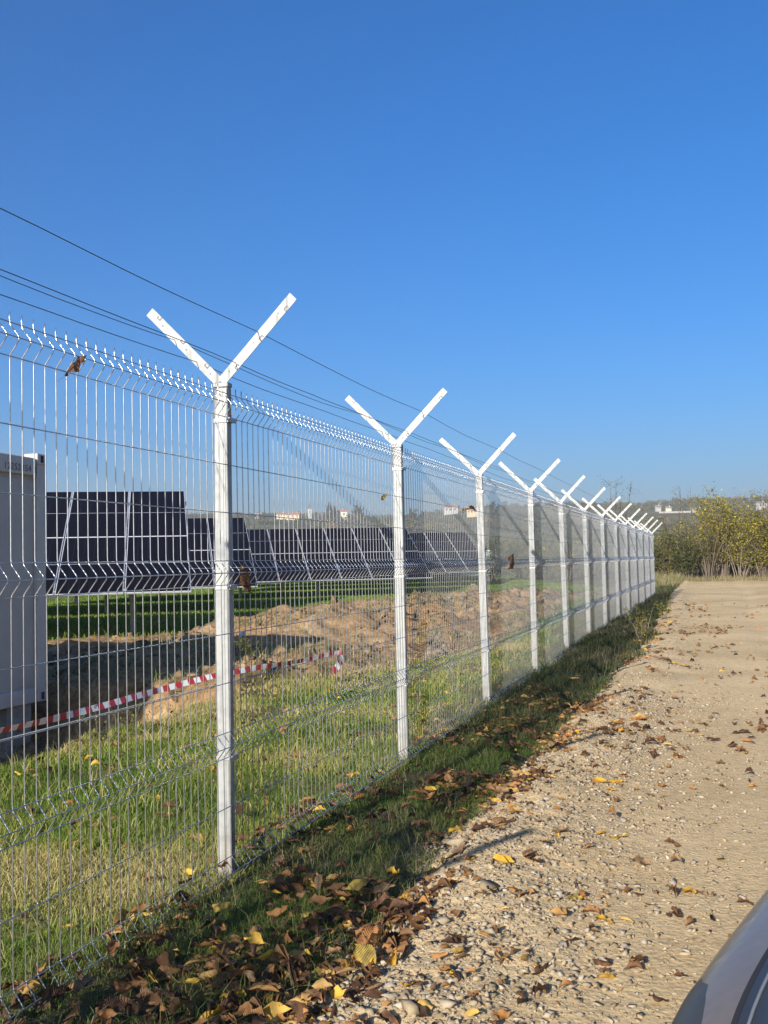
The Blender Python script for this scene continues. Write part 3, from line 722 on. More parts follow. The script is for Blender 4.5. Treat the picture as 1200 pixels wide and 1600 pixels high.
# ------------------------------------------------------------------ container
PAINT = mat('container_paint', (.37, .355, .32), (.42, .405, .365), 3, .5, bmp=.04, bscale=20)
PAINTB = mat('container_frame_paint', (.41, .395, .36), (.48, .46, .42), 5, .45, bmp=.04, bscale=30)
CASTING_HOLE = mat('dark_opening', (.03, .03, .03), rough=.9)  # near-black plates drawn as the openings of the corner castings
def container(label, x, y, z, rz, serial):
    """local x along its length away from the camera, local -y faces the fence; origin at far bottom corner"""
    L, W, H = 6.06, 2.44, 2.64
    e = tag(empty('site_container', (x, y, z), rz), label, 'container')
    b = MB(); b.box((-L/2, W/2, H/2), (L-.24, W-.10, H-.25)); 
    w_ = b.build('wall', [PAINT], e)
    for i in range(7):
        m = MB(); m.box((-.155-.42-i*.84, .047, H/2-.05), (.825, .008, H-.47), 0, bev=.003); m.build('wall_panel', [PAINT], e)
    for X in (-.075, -L+.075):
        for Y in (.08, W-.08):
            m = MB(); m.box((X, Y, H/2), (.15, .16, H-.236), 0, bev=.006); m.build('corner_post', [PAINTB], e)
            for zc in (.059, H-.059):
                m = MB(); m.box((X, Y, zc), (.165, .172, .118), 0, bev=.008)
                s_ = -1 if Y < 1 else 1
                m.box((X, Y+s_*.0865, zc), (.05, .004, .075), 1)
                m.build('corner_casting', [PAINTB, CASTING_HOLE], e)
    for Y, nm in ((.055, 'rail'), (W-.055, 'rail')):
        m = MB(); m.box((-L/2, Y, .075), (L-.34, .10, .15), 0, bev=.008); m.build('bottom_rail', [PAINTB], e)
        m = MB(); m.box((-L/2, Y, H-.10-.05), (L-.34, .11, .19), 0, bev=.008); m.build('top_rail', [PAINTB], e)
    for X in (-.06, -L+.06):
        m = MB(); m.box((X, W/2, .075), (.10, W-.36, .15)); m.build('end_rail', [PAINTB], e)
        m = MB(); m.box((X, W/2, H-.14), (.10, W-.36, .17)); m.build('end_rail', [PAINTB], e)
    m = MB(); m.box((-L/2, W/2, H-.05), (L-.4, W-.3, .05), 0, bev=.01); m.build('roof', [PAINTB], e)
    if serial:
        cu = bpy.data.curves.new('serial', 'FONT'); cu.body = serial; cu.size = .10; cu.extrude = .0005; cu.align_x = 'RIGHT'; cu.space_character = 1.15
        ob = bpy.data.objects.new('serial_tmp', cu); col.objects.link(ob); bpy.context.view_layer.update()
        me = bpy.data.meshes.new_from_object(ob.evaluated_get(bpy.context.evaluated_depsgraph_get())); bpy.data.objects.remove(ob)
        t = link('serial_number', me, e, [mat('serial_paint', (.08, .085, .09), rough=.6)])
        t.rotation_euler = (math.pi/2, 0, 0); t.location = (-.165, -.003, H-.21)
    for X in (-.4, -L/2, -L+.4):
        for Y in (.2, W-.2):
            f_ = MB(); f_.box((X, Y, -.26), (.4, .3, .5)); f_.build('footing_block', [mat('concrete_block', (.22, .21, .19), (.32, .31, .28), 12, .9)], e)
    return e
C_RZ = FENCE_RZ+R(1.5)
c1 = at(73, 1094, 11.)
container('grey white site container with a serial number on its top rail, left behind the fence', c1[0], c1[1], c1[2], C_RZ, '12252354 8')
q = (-math.sin(C_RZ), math.cos(C_RZ))
container('unseen second grey white container added on the far side of the numbered one', c1[0]+q[0]*2.56, c1[1]+q[1]*2.56, c1[2], C_RZ, None)  # added out of view so the shadow on the soil reaches wider

# ------------------------------------------------------------------ barrier tape and rope
def ribbon(name, P, wdt, material_pair, label, cat, stripe=.075):
    P = np.array(P); seg = np.linalg.norm(np.diff(P, axis=0), axis=1); cum = np.concatenate([[0], np.cumsum(seg)])
    n = int(cum[-1]/stripe); ss = np.linspace(0, cum[-1], n*3+1)
    Q_ = np.stack([np.interp(ss, cum, P[:, i]) for i in range(3)], 1)
    V = []
    for i, p in enumerate(Q_):
        tw = .5*math.sin(ss[i]*1.3)+.25*math.sin(ss[i]*3.7+1)
        td = Q_[min(i+1, len(Q_)-1)]-Q_[max(i-1, 0)]; td = td/np.linalg.norm(td)
        sd = np.cross(td, (0, 0, 1)); sd = sd/(np.linalg.norm(sd)+1e-9); upv = np.cross(sd, td)
        dv_ = upv*math.cos(tw)+sd*math.sin(tw); nr = np.cross(dv_, td)*.0006
        sag = .012*math.sin(ss[i]*2.1)
        p = p+np.array([0, 0, sag])
        V += [p-dv_*wdt/2+nr, p+dv_*wdt/2+nr, p+dv_*wdt/2-nr, p-dv_*wdt/2-nr]
    b = MB(); F = []; M = []
    for i in range(len(Q_)-1):
        for j in range(4):
            F.append((i*4+j, i*4+(j+1) % 4, (i+1)*4+(j+1) % 4, (i+1)*4+j)); M.append((i//3) % 2)
    b.add(V, F); b.m = M
    return tag(b.build(name, material_pair), label, cat)
TAPE = [mat('tape_red', (.42, .03, .035), rough=.4), mat('tape_white', (.72, .72, .70), rough=.4)]
ribbon('barrier_tape', [at(-260, 1196, 6.0), at(-60, 1152, 7.2), at(0, 1141, 7.6), at(140, 1107, 8.5), at(250, 1080, 9.4), at(330, 1058, 9.9), at(400, 1042, 10.4), at(470, 1031, 10.9), at(530, 1020, 11.3)],
       .055, TAPE, 'red and white barrier tape strung along the pit in front of the container', 'barrier tape')
e_ = at(521, 1052, 11.0)
ribbon('barrier_tape', [at(531, 1019, 11.3), at(536, 1027, 11.25), at(529, 1040, 11.1), np.array([e_[0], e_[1], max(e_[2], float(Z(e_[0], e_[1]))+.02)])], .07, TAPE, 'loose end of barrier tape hanging down at the soil heap', 'barrier tape')
WOOD = mat('stake_wood', (.20, .13, .07), (.30, .21, .12), 20, .85)
for px, py, Yd, lab in ((532, 1019, 11.33, 'short wooden stake holding the tape end on the soil heap'), (-200, 1183, 6.3, 'wooden stake holding the tape near the container')):
    p = at(px, py, Yd); zz = float(Z(p[0], p[1])); b = MB(); b.tube([(p[0], p[1]+.03, zz-.15), (p[0]+.01, p[1]+.03, (zz+p[2])/2), (p[0], p[1]+.03, p[2]+.05)], [.018, .017, .015], 7)
    tag(b.build('wooden_stake', [WOOD]), lab, 'stake')
b = MB(); P = [at(-260, 1220, 6.1), at(-60, 1170, 7.3), at(0, 1157, 7.7), at(140, 1121, 8.6), at(250, 1092, 9.5), at(320, 1074, 10.1), at(345, 1070, 10.4)]
P = np.array(P); ss = np.linspace(0, len(P)-1, 60); P = np.stack([np.interp(ss, np.arange(len(P)), P[:, i]) for i in range(3)], 1)
b.tube(P, .005, 5); tag(b.build('rope', [mat('rope_white', (.55, .55, .52), rough=.8)]), 'thin pale rope running below the barrier tape', 'rope')
# scrap
x, y, z = ground_hit(378, 1000)
v, f = ico(2); v = v*np.array([.09, .035, .03])*(1+.35*np.array([vnoise(p[0]*3, p[1]*3+p[2]*2, 5) for p in v*5])[:, None])
me = np_mesh('plastic_scrap', v, [f], True); o = link('plastic_scrap', me, None, [mat('plastic_blue_white', (.6, .62, .64), (.15, .22, .42), 30, .35)])
o.location = (x, y, z+.06); o.rotation_euler = (.3, -.6, .9); tag(o, 'crumpled blue and white plastic scrap at the foot of the soil heap', 'plastic scrap')

# ------------------------------------------------------------------ solar tables
def cells():
    m, nt, b = new_mat('solar_cells')
    tc = nt.nodes.new('ShaderNodeTexCoord'); sx = nt.nodes.new('ShaderNodeSeparateXYZ'); nt.links.new(tc.outputs['Object'], sx.inputs[0])
    def lines(sock, per, wd, off=0):
        a = nt.nodes.new('ShaderNodeMath'); a.operation = 'ADD'; a.inputs[1].default_value = off; nt.links.new(sock, a.inputs[0])
        p = nt.nodes.new('ShaderNodeMath'); p.operation = 'PINGPONG'; p.inputs[1].default_value = per/2; nt.links.new(a.outputs[0], p.inputs[0])
        l = nt.nodes.new('ShaderNodeMath'); l.operation = 'LESS_THAN'; l.inputs[1].default_value = wd; nt.links.new(p.outputs[0], l.inputs[0]); return l.outputs[0]
    ln = nt.nodes.new('ShaderNodeMath'); ln.operation = 'MAXIMUM'
    nt.links.new(lines(sx.outputs[0], .183, .0022, .0), ln.inputs[0]); nt.links.new(lines(sx.outputs[1], .0915, .0012), ln.inputs[1])
    c = mixc(nt, ln.outputs[0], (.005, .0045, .007), (.03, .03, .036))
    nt.links.new(c, b.inputs['Base Color']); b.inputs['Roughness'].default_value = .3; b.inputs['Specular IOR Level'].default_value = .05
    return m
CELL = cells(); ALU = mat('aluminium_frame', (.62, .63, .65), (.70, .71, .73), 12, .42, .5); GSTEEL = mat('galvanised_leg', (.30, .31, .31), (.42, .43, .43), 6, .5, .4)
TILT, AZ_T = R(27), R(-12.5)
MW, ML, GAP = 1.134, 2.278, .022
def module_mesh(parent):
    b = MB()
    b.box((0, 0, 0), (MW, ML, .034), 1, bev=.003)
    b.box((0, ML/4-.002, .0178), (MW-.028, ML/2-.022, .003), 0); b.box((0, -ML/4+.002, .0178), (MW-.028, ML/2-.022, .003), 0)
    return b.build('solar_module', [CELL, ALU], parent)
def table(pr, label, ncol, proto=None):
    """pr: bottom right corner of the array in the world"""
    e = tag(empty('solar_table', pr, -AZ_T), label, 'solar panel', 'rows of solar tables')
    ct, s_t = math.cos(TILT), math.sin(TILT)
    first = proto
    for i in range(ncol):
        for j in range(2):
            if first is None: o = first = module_mesh(e)
            else: o = first.copy(); col.objects.link(o); o.parent = e
            v = (j+.5)*(ML+GAP)
            o.location = (-(i+.5)*(MW+GAP), v*ct, v*s_t); o.rotation_euler = (TILT, 0, 0)
    Lx = ncol*(MW+GAP); base_z = float(ZG(pr[0], pr[1]))-pr[2]
    for v in (.5, 1.8, 2.8, 4.1):
        b = MB(); b.bar((.02, v*ct+.045*s_t, v*s_t-.06), (-Lx-.02, v*ct+.045*s_t, v*s_t-.06), .07, .07, 0, (0, -s_t, ct)); b.build('purlin', [GSTEEL], e)
    for i in range(int(Lx//3.0)+1):
        X = -1.05-i*3.0
        if X < -Lx+.4: break
        b = MB(); b.bar((X, .2*ct, .2*s_t-.14), (X, 4.4*ct, 4.4*s_t-.14), .06, .10, 0, (0, -s_t, ct)); b.build('rafter', [GSTEEL], e)
        b = MB(); b.box((X, 2.2*ct, (2.2*s_t-.2+base_z-.5)/2), (.11, .14, 2.2*s_t-.2-base_z+.5)); b.build('leg', [GSTEEL], e)
        b = MB(); b.bar((X, 2.2*ct+.05, base_z+.35), (X, 3.7*ct, 3.7*s_t-.2), .05, .05, 0, (1, 0, 0)); b.build('brace', [GSTEEL], e)
    return first
LABS = ['nearest solar table, beside the container, its right end against the sky', 'second solar table row, seen on both sides of the first fence post',
        'wide third solar table row ending right of the second post', 'fourth solar table row, small between second and third post',
        'fifth solar table row hidden mostly behind the fourth', 'sixth and last solar table row far back in the field', 'seventh solar table row deep in the field', 'eighth solar table row at the back of the field']
pr = None
ROWS = [(300, 925, 17.9, 9), (403.5, 917, 27.6, 10), (676, 903, 38.5, 13), (768, 893, 50.0, 12)]
for i, (px, py, Yd, nc) in enumerate(ROWS):
    pr = table(tuple(at(px, py, Yd)), LABS[i], nc, pr)
for i in range(3):
    yy = 60.5+i*10.5; xx = 5.2+i*1.2; pr = table((xx, yy, float(ZG(xx, yy))+.75), LABS[4+i], 14, pr)
# equipment kiosk behind the field
KG = mat('kiosk_green', (.28, .36, .32), (.33, .41, .37), 4, .6)
def kiosk(x, y, sx, sy, sz, rz, label):
    z = float(ZG(x, y)); e = tag(empty('equipment_kiosk', (x, y, z), rz), label, 'kiosk')
    b = MB(); b.box((0, 0, sz/2), (sx, sy, sz), 0, bev=.02); b.build('cabinet', [KG], e)
    b = MB(); b.box((0, 0, sz+.06), (sx+.2, sy+.2, .12), 0, bev=.02); b.build('roof', [mat('kiosk_roof', (.5, .5, .48), rough=.7)], e)
    for i in (-1, 1):
        b = MB(); b.box((i*sx*.24, -sy/2-.012, sz*.48), (sx*.42, .024, sz*.84), 0, bev=.006); b.box((i*sx*.06, -sy/2-.03, sz*.5), (.03, .02, .2), 0); b.build('door', [mat('kiosk_door', (.34, .42, .38), rough=.5)], e)
kiosk(*at(738, 900, 84)[:2], 3.2, 2.4, 1.9, .1, 'pale green equipment kiosk beyond the solar tables')

# ------------------------------------------------------------------ hills, village, far trees
def ZH(x, y):
    x = np.asarray(x, float); y = np.asarray(y, float)
    ridge = 49+5*vnoise(x/210., y*0+3., 101)+6*vnoise(x/70., y*0, 102)+np.interp(x, [-700, -250, 0, 250, 600], [6, 2, 0, 4, 10])
    k = sm(300, 960, y)
    return 1.0+ridge*k+3*fbm(x/90., y/90., 103, 3)*k-.05*np.clip(y-1000, 0, None)-3*sm(330, 290, y)
xs = np.linspace(-1100, 1100, 150); ys = np.concatenate([np.linspace(285, 1050, 90), np.linspace(1080, 2200, 12)])
Xg, Yg = np.meshgrid(xs, ys, indexing='ij'); n, m = Xg.shape
i = np.arange(n-1)[:, None]*m+np.arange(m-1)[None]; Qh = np.stack([i, i+m, i+m+1, i+1], -1).reshape(-1, 4)
def hill_mat():
    mt, nt, b = new_mat('hill_scrub')
    c = ramp(nt, noise(nt, .012, 8, .7), [(.35, (.055, .07, .03)), (.5, (.10, .105, .05)), (.62, (.15, .135, .075)), (.75, (.08, .09, .04))])
    nt.links.new(c, b.inputs['Base Color']); b.inputs['Roughness'].default_value = .95; b.inputs['Specular IOR Level'].default_value = .05; return mt
kind(link('hills', np_mesh('hills', np.stack([Xg.ravel(), Yg.ravel(), ZH(Xg, Yg).ravel()], 1), [Qh], True), None, [hill_mat()]), 'structure')
def hill_hit(px, py):
    r = ray(px, py); yy = np.linspace(330, 1040, 1200); P = r[None]*(yy/r[1])[:, None]
    zz = ZH(P[:, 0], P[:, 1]); k = P[:, 2]+CAMZ < zz
    j = int(np.argmax(k)) if k.any() else len(yy)-40
    return P[j][0], P[j][1], float(zz[j])
WOODS = tint_mat('far_foliage', [(0, (.030, .045, .020)), (.4, (.055, .075, .030)), (.7, (.10, .10, .045)), (.88, (.15, .125, .055)), (1, (.16, .11, .07))], .9, 0, .05)
def crown_base(r, n=70, sz=.28):
    """a ragged crown of small faces about 1 high"""
    c = r.normal(size=(9, 3))*np.array([.28, .28, .22])+np.array([0, 0, .55])
    P = c[r.integers(0, 9, n)]+r.normal(size=(n, 3))*.17; P[:, 2] = np.clip(P[:, 2], .06, None)
    a = r.normal(size=(n, 3)); a /= np.linalg.norm(a, axis=1)[:, None]; b_ = np.cross(a, r.normal(size=(n, 3))); b_ /= np.linalg.norm(b_, axis=1)[:, None]
    s = sz*r.uniform(.5, 1, (n, 1)); V = np.stack([P-a*s*.6, P+b_*s*.5, P+a*s*.6, P-b_*s*.5], 1).reshape(-1, 3)
    return V, [np.arange(n*4).reshape(-1, 4)]
CB = [crown_base(rng) for _ in range(10)]
n = 5200
y = 300+690*rng.random(n)**.8; x = (rng.uniform(-.47, .47, n))*y
k = (fbm(x/55., y/55., 111, 3) > -.10) | (y > 930); x, y = x[k], y[k]; n = len(x)
h = rng.uniform(3.0, 7.5, n)*np.where(y > 930, 1.05, .85)
kind(scatter('hillside_woods', CB, rng.integers(0, 10, n), np.stack([x, y, ZH(x, y)-.6], 1), rotz(rng.random(n)*6.28), np.stack([h*.8, h*.8, h*.8], 1), np.clip(.42+.7*fbm(x/80., y/80., 112, 3)+.22*rng.normal(size=n), 0, 1), WOODS), 'stuff')
# far mid ground scrub between the field and the hill
n = 1500
y = rng.uniform(118, 300, n); x = rng.uniform(-.45, .45, n)*y; k = fbm(x/25., y/25., 113, 3) > .0; x, y = x[k], y[k]; n = len(x); h = rng.uniform(1., 3.2, n)
kind(scatter('valley_scrub', CB, rng.integers(0, 10, n), np.stack([x, y, ZG(x, y)-.3], 1), rotz(rng.random(n)*6.28), np.stack([h*1.3, h*1.3, h*.8], 1), np.clip(.45+.3*rng.normal(size=n), 0, 1), WOODS), 'stuff')

BARKM = mat('bark', (.10, .075, .055), (.17, .13, .10), 10, .9)
def far_tree(px, base_y, top_y, label, tint, slim=.55, conifer=False):
    x, y, z = hill_hit(px, base_y); H = (base_y-top_y)/F_PX*y
    e = tag(empty('tree', (x, y, z-.5)), label, 'tree', 'trees on the village ridge')
    n = 420; r = rng
    if conifer:
        u = r.random(n)**.8; rad = (1-u)*slim*H*.42*r.uniform(.5, 1, n); a = r.random(n)*6.28; P = np.stack([np.cos(a)*rad, np.sin(a)*rad, (.06+.94*u)*H], 1)
    else:
        c = r.normal(size=(12, 3))*np.array([slim*H*.26, slim*H*.26, H*.17])+np.array([0, 0, H*.6]); P = c[r.integers(0, 12, n)]+r.normal(size=(n, 3))*H*.07; P[:, 2] = np.clip(P[:, 2], H*.12, H)
    a = r.normal(size=(n, 3)); a /= np.linalg.norm(a, axis=1)[:, None]; b_ = np.cross(a, r.normal(size=(n, 3))); b_ /= np.linalg.norm(b_, axis=1)[:, None]
    s = H*.085*r.uniform(.5, 1, (n, 1)); V = np.stack([P-a*s*.7, P+b_*s*.5, P+a*s*.7, P-b_*s*.5], 1).reshape(-1, 3)
    me = np_mesh('crown', V, [np.arange(n*4).reshape(-1, 4)], False, {'tint': np.repeat(np.clip(tint+.12*r.normal(size=n), 0, 1), 4)}); link('crown', me, e, [WOODS])
    b = MB(); b.tube([(0, 0, -1), (.05*H*.1, 0, H*.4), (0, .02*H, H*.8)], [H*.035, H*.022, H*.006], 6); b.build('trunk', [BARKM], e)
far_tree(515, 812, 783, 'tall dark conifer left of the cream house on the ridge', .05, .9, True)
far_tree(523, 812, 790, 'shorter dark conifer beside the tall one on the ridge', .08, .9, True)
far_tree(560, 815, 786, 'tall airy tree right of the cream house on the ridge', .35, .6)
far_tree(392, 806, 794, 'rounded dark tree on the ridge right of the first post', .15, .9)
far_tree(418, 806, 795, 'pointed dark tree on the ridge between red roofs', .1, .8, True)
far_tree(455, 808, 797, 'broad dark tree left of the church tower', .2, 1.1)
far_tree(430, 808, 799, 'low round tree left of the broad dark tree', .25, 1.2)
far_tree(590, 812, 795, 'bushy tree on the ridge near the second post', .3, 1.0)
far_tree(645, 812, 793, 'dark tree on the ridge right of the second post', .12, 1.0)
far_tree(668, 812, 795, 'green grey tree on the ridge farther right of the second post', .3, 1.1)
far_tree(775, 812, 783, 'big dark tree on the ridge just right of the third post', .1, 1.1)
far_tree(300, 812, 800, 'rounded tree on the ridge left of the first post', .2, 1.1)
far_tree(1072, 798, 785, 'dark tree above the long white wall', .1, 1.3)
far_tree(1180, 796, 780, 'dark tree left of the white house at the right edge', .12, 1.2)

PLAST = {'cream': mat('plaster_cream', (.60, .53, .38), (.66, .59, .44), .3, .85), 'white': mat('plaster_white', (.36, .35, .33), (.42, .41, .39), .3, .85), 'ochre': mat('plaster_ochre', (.55, .42, .24), (.62, .48, .28), .3, .85)}
ROOFM = {'red': mat('roof_red', (.30, .12, .075), (.38, .17, .11), .6, .85), 'grey': mat('roof_grey', (.22, .21, .20), (.30, .29, .28), .6, .8), 'dark': mat('roof_dark', (.06, .06, .065), (.10, .10, .10), .6, .7)}
WIN = mat('window_dark', (.05, .06, .07), rough=.2)
def house(px, py, wpx, hpx, wall, roof, label, rz=None, deep=.6, rp=.22, nwin=3):
    x, y, z = hill_hit(px, py); k = y/F_PX; W = wpx*k; H = hpx*k
    e = tag(empty('house', (x, y-4, z+1.0), rng.uniform(-.3, .3) if rz is None else rz), label, 'house', 'village houses on the ridge')
    d = W*deep; b = MB(); b.box((0, 0, H/2-2), (W, d, H+4)); 
    rh = W*rp*.6
    b.add([(-W/2, -d/2, H), (-W/2, d/2, H), (-W/2, 0, H+rh), (W/2, -d/2, H), (W/2, d/2, H), (W/2, 0, H+rh)], [(0, 2, 1), (3, 4, 5), (0, 3, 5, 2), (1, 2, 5, 4)])
    b.build('wall', [PLAST[wall]], e)
    b = MB(); o_ = .5
    for sg in (-1, 1):
        up = np.array([0, sg*rh, d/2]); up = up/np.linalg.norm(up)
        b.box(np.array((0, sg*(d/4+.15), H+rh/2-.05))+up*.22, (W+1, math.hypot(d/2+o_, rh)+.2, .22), 0, np.stack([(1, 0, 0), np.array((0, -sg*d/2, rh))/math.hypot(d/2, rh), up], 1))
    rf = b.build('roof', [ROOFM[roof]], e)
    b = MB(); b.box((W*.22, d*.12, H+rh*.9), (.7, .7, 2.0)); b.build('chimney', [PLAST[wall]], rf)
    for i in range(nwin):
        wx = (i-(nwin-1)/2)*W/(nwin+.3); wn_ = MB(); wn_.box((wx, -d/2-.03, H*.55), (W*.13, .06, H*.34)); wn_.build('window', [WIN], e)
house(531, 811, 22, 9, 'cream', 'red', 'cream two storey house with several windows right of the conifers', .05)
house(460, 812, 22, 5, 'ochre', 'red', 'long low ochre house left of the church tower')
house(440, 811, 14, 5, 'cream', 'red', 'small house with red roof, left of the long ochre one')
house(598, 808, 9, 7, 'cream', 'grey', 'small pale house just left of the second post')
house(633, 809, 7, 8, 'cream', 'grey', 'tall narrow cream house just right of the second post')
house(705, 803, 22, 8, 'white', 'red', 'pink roofed white house left of the third post')
house(738, 807, 16, 9, 'ochre', 'red', 'ochre house touching the third post')
house(370, 808, 12, 5, 'white', 'grey', 'white house low on the ridge just right of the first post')
house(405, 810, 11, 4, 'white', 'grey', 'white flat house on the ridge right of the low one')
house(306, 808, 10, 5, 'white', 'grey', 'white house on the ridge left of the first post')
house(320, 808, 8, 4, 'cream', 'red', 'tiny cream house close left of the first post')
house(567, 806, 6, 4, 'white', 'grey', 'tiny white house right of the airy tree')
house(507, 806, 5, 4, 'white', 'grey', 'tiny white house between church tower and conifers')
house(1026, 799, 8, 5, 'white', 'grey', 'small grey roofed house above the far fence end')
house(1042, 800, 8, 4, 'cream', 'grey', 'small cream house left of the long white wall')
house(1080, 803, 8, 5, 'white', 'grey', 'white block at the right end of the long wall')
house(1187, 797, 14, 8, 'white', 'grey', 'white gabled house near the right edge of the view')
# church tower
x, y, z = hill_hit(484, 810); k = y/F_PX
e = tag(empty('church_tower', (x, y, z-.5), .1), 'slim white church tower with a dark pointed spire on the ridge', 'church tower')
b = MB(); b.box((0, 0, 4*k*2), (5*k*1.2, 5*k*1.2, 16*k)); b.build('tower', [PLAST['white']], e)
b = MB(); w2 = 3.4*k; h0 = 16*k
b.add([(-w2, -w2, h0), (w2, -w2, h0), (w2, w2, h0), (-w2, w2, h0), (0, 0, h0+8*k)], [(0, 1, 4), (1, 2, 4), (2, 3, 4), (3, 0, 4), (3, 2, 1, 0)]); b.build('spire', [ROOFM['dark']], e)
b = MB(); b.box((0, -3*k-.03, 11*k), (1.5*k, .06, 3*k)); b.build('window', [WIN], e)
# long white boundary wall on the ridge
x0_, y0_, z0_ = hill_hit(1026, 803); x1_, y1_, z1_ = hill_hit(1080, 803)
y1_ = y0_
b = MB(); b.box((0, 0, 0), (x1_-x0_, .4, 1.1)); b.box((0, 0, .61), (x1_-x0_+.3, .7, .12)); o = b.build('boundary_wall', [mat('wall_limewash', (.34, .32, .29), (.40, .38, .34), .3, .85)]); o.location = ((x0_+x1_)/2, y0_-6, z0_+.6); tag(o, 'long white boundary wall on the distant ridge', 'wall')

# ------------------------------------------------------------------ thicket at the end of the road
STEM = tint_mat('bush_stems', [(0, (.085, .065, .048)), (.5, (.15, .12, .09)), (1, (.25, .21, .16))], .85, 0, .15)
FOL = tint_mat('bush_leaves', [(0, (.035, .05, .016)), (.35, (.085, .095, .028)), (.6, (.17, .16, .035)), (.8, (.40, .33, .035)), (1, (.56, .42, .04))], .6, .35, .2)
def branchy(r, H, spread, nst, twigs, leaf_n, leaf_sz, tint, tsp=.15, lo=.25, lean=.0, stint=.5):
    SV, SF, STt = [], [], []; nv = 0; tips = []
    def tube(P, rad, n, tn):
        nonlocal nv
        P = np.array(P); k = len(P); T_ = np.gradient(P, axis=0); T_ /= np.linalg.norm(T_, axis=1)[:, None]+1e-9
        x_ = np.cross(T_, (0.3, .9, .1)); x_ /= np.linalg.norm(x_, axis=1)[:, None]; y_ = np.cross(T_, x_)
        for i in range(k):
            for j in range(n):
                a = 6.283*j/n; SV.append(P[i]+rad[i]*(math.cos(a)*x_[i]+math.sin(a)*y_[i])); STt.append(tn)
        for i in range(k-1):
            for j in range(n): SF.append((nv+i*n+j, nv+i*n+(j+1) % n, nv+(i+1)*n+(j+1) % n, nv+(i+1)*n+j))
        nv += k*n
    for _ in range(nst):
        a = r.random()*6.283; h = H*r.uniform(.65, 1.05); out = spread*r.uniform(.15, 1)
        b0 = np.array([math.cos(a), math.sin(a), 0])*spread*.25*r.random(); wob = r.normal(size=3)*.12
        u = np.linspace(0, 1, 8)[:, None]
        P = b0+np.array([math.cos(a)*out+lean*h, math.sin(a)*out, 0])*u**1.3+np.array([0, 0, h])*(u-.12*u*u*r.random())+np.sin(u*5+r.random()*6)*wob*u
        tube(P, np.linspace(.010+.007*h, .004, 8)*r.uniform(.7, 1.4), 4, np.clip(stint+.2*r.normal(), 0, 1))
        for _ in range(twigs):
            u0 = r.uniform(lo, .98); q = np.array([np.interp(u0, np.linspace(0, 1, 8), P[:, i]) for i in range(3)])
            d = r.normal(size=3); d[2] = abs(d[2])*.9+.35; d /= np.linalg.norm(d); L = H*r.uniform(.08, .26)*(1.15-u0*.6)
            v = np.linspace(0, 1, 4)[:, None]; TP = q+d*L*v+np.array([0, 0, -.12*L])*v*v+r.normal(size=3)*.04*v
            tube(TP, np.linspace(.008, .0035, 4), 3, np.clip(stint-.15+.2*r.normal(), 0, 1))
            tips += [TP[1], TP[2], TP[3]]
    tips = np.array(tips)
    st_mesh = np_mesh('stems', np.array(SV), [np.array(SF)], True, {'tint': np.array(STt)})
    fm = None
    if leaf_n:
        cl = tips[r.integers(0, len(tips), leaf_n)]
        P = cl+r.normal(size=(leaf_n, 3))*np.array([.11, .11, .09])*H/4
        a = r.normal(size=(leaf_n, 3)); a /= np.linalg.norm(a, axis=1)[:, None]; b_ = np.cross(a, r.normal(size=(leaf_n, 3))); b_ /= np.linalg.norm(b_, axis=1)[:, None]
        s = leaf_sz*r.uniform(.6, 1.3, (leaf_n, 1)); V = np.stack([P-a*s*.6, P+b_*s*.32, P+a*s*.6, P-b_*s*.32], 1).reshape(-1, 3)
        tn = np.clip(tint+tsp*r.normal(size=leaf_n)+.25*vnoise(P[:, 0]*1.3, P[:, 2]*1.3, 7)+.06*(P[:, 2]/H-.5), 0, 1)
        fm = np_mesh('foliage', V, [np.arange(leaf_n*4).reshape(-1, 4)], False, {'tint': np.repeat(tn, 4)})
    return st_mesh, fm
def bush(px, Yd, H, spread, nst, twigs, leaf_n, tint, label, name='bush', cat='bush', group='bushes at the end of the road', lsz=.075, lo=.25, lean=0, stint=.5, tsp=.15):
    p = at(px, 906, Yd); z = float(ZG(p[0], p[1]))
    e = tag(empty(name, (p[0], p[1], z-.05)), label, cat, group)
    if leaf_n > 1500: leaf_n = int(leaf_n*rng.uniform(1.0, 1.7)); twigs += 11; lsz *= 1.25
    a, f = branchy(rng, H, spread, nst, twigs, leaf_n, lsz, tint, tsp, lo, lean, stint)
    link('stems', a, e, [STEM])
    if f: link('foliage', f, e, [FOL])
    return e
bush(1045, 54.5, 2.6, 1.5, 30, 12, 3600, .36, 'dull green bush touching the far end of the fence', stint=.45)
bush(1030, 57, 2.4, 1.6, 26, 12, 3000, .30, 'olive bush right behind the far fence end')
bush(1082, 54, 3.2, 1.5, 28, 13, 4200, .45, 'green bush with thin bare stems left of the yellow one', stint=.6)
bush(1075, 51.5, 2.2, .9, 14, 8, 1900, .16, 'dark green low bush in front of the thin stemmed one')
bush(1130, 53, 4.7, 1.5, 26, 14, 5600, .68, 'tall yellow leaved bush in the middle of the thicket', stint=.65, tsp=.16)
bush(1108, 51.5, 3.6, 1.6, 16, 18, 1400, .5, 'clump of bare grey stems in front of the yellow bush', stint=.4, lo=.3)
bush(1157, 51.5, 3.0, 1.4, 12, 16, 1300, .6, 'pale leaning bare stems right of the yellow bush', stint=.85, lo=.3)
bush(1172, 52.5, 3.7, 1.7, 24, 14, 4200, .58, 'yellow and green bush near the right edge of the view', tsp=.17)
bush(1200, 51, 3.4, 1.6, 26, 14, 4200, .6, 'yellow green bush cut by the right edge of the view')
bush(1235, 50.5, 4.3, 1.9, 26, 14, 4200, .5, 'green bush just beyond the right edge')
bush(1275, 50, 4.2, 1.9, 24, 13, 3800, .6, 'olive yellow bush farther beyond the right edge')
bush(1143, 56, 3.5, 2.0, 26, 13, 3800, .28, 'dark green bush standing behind the yellow bush')
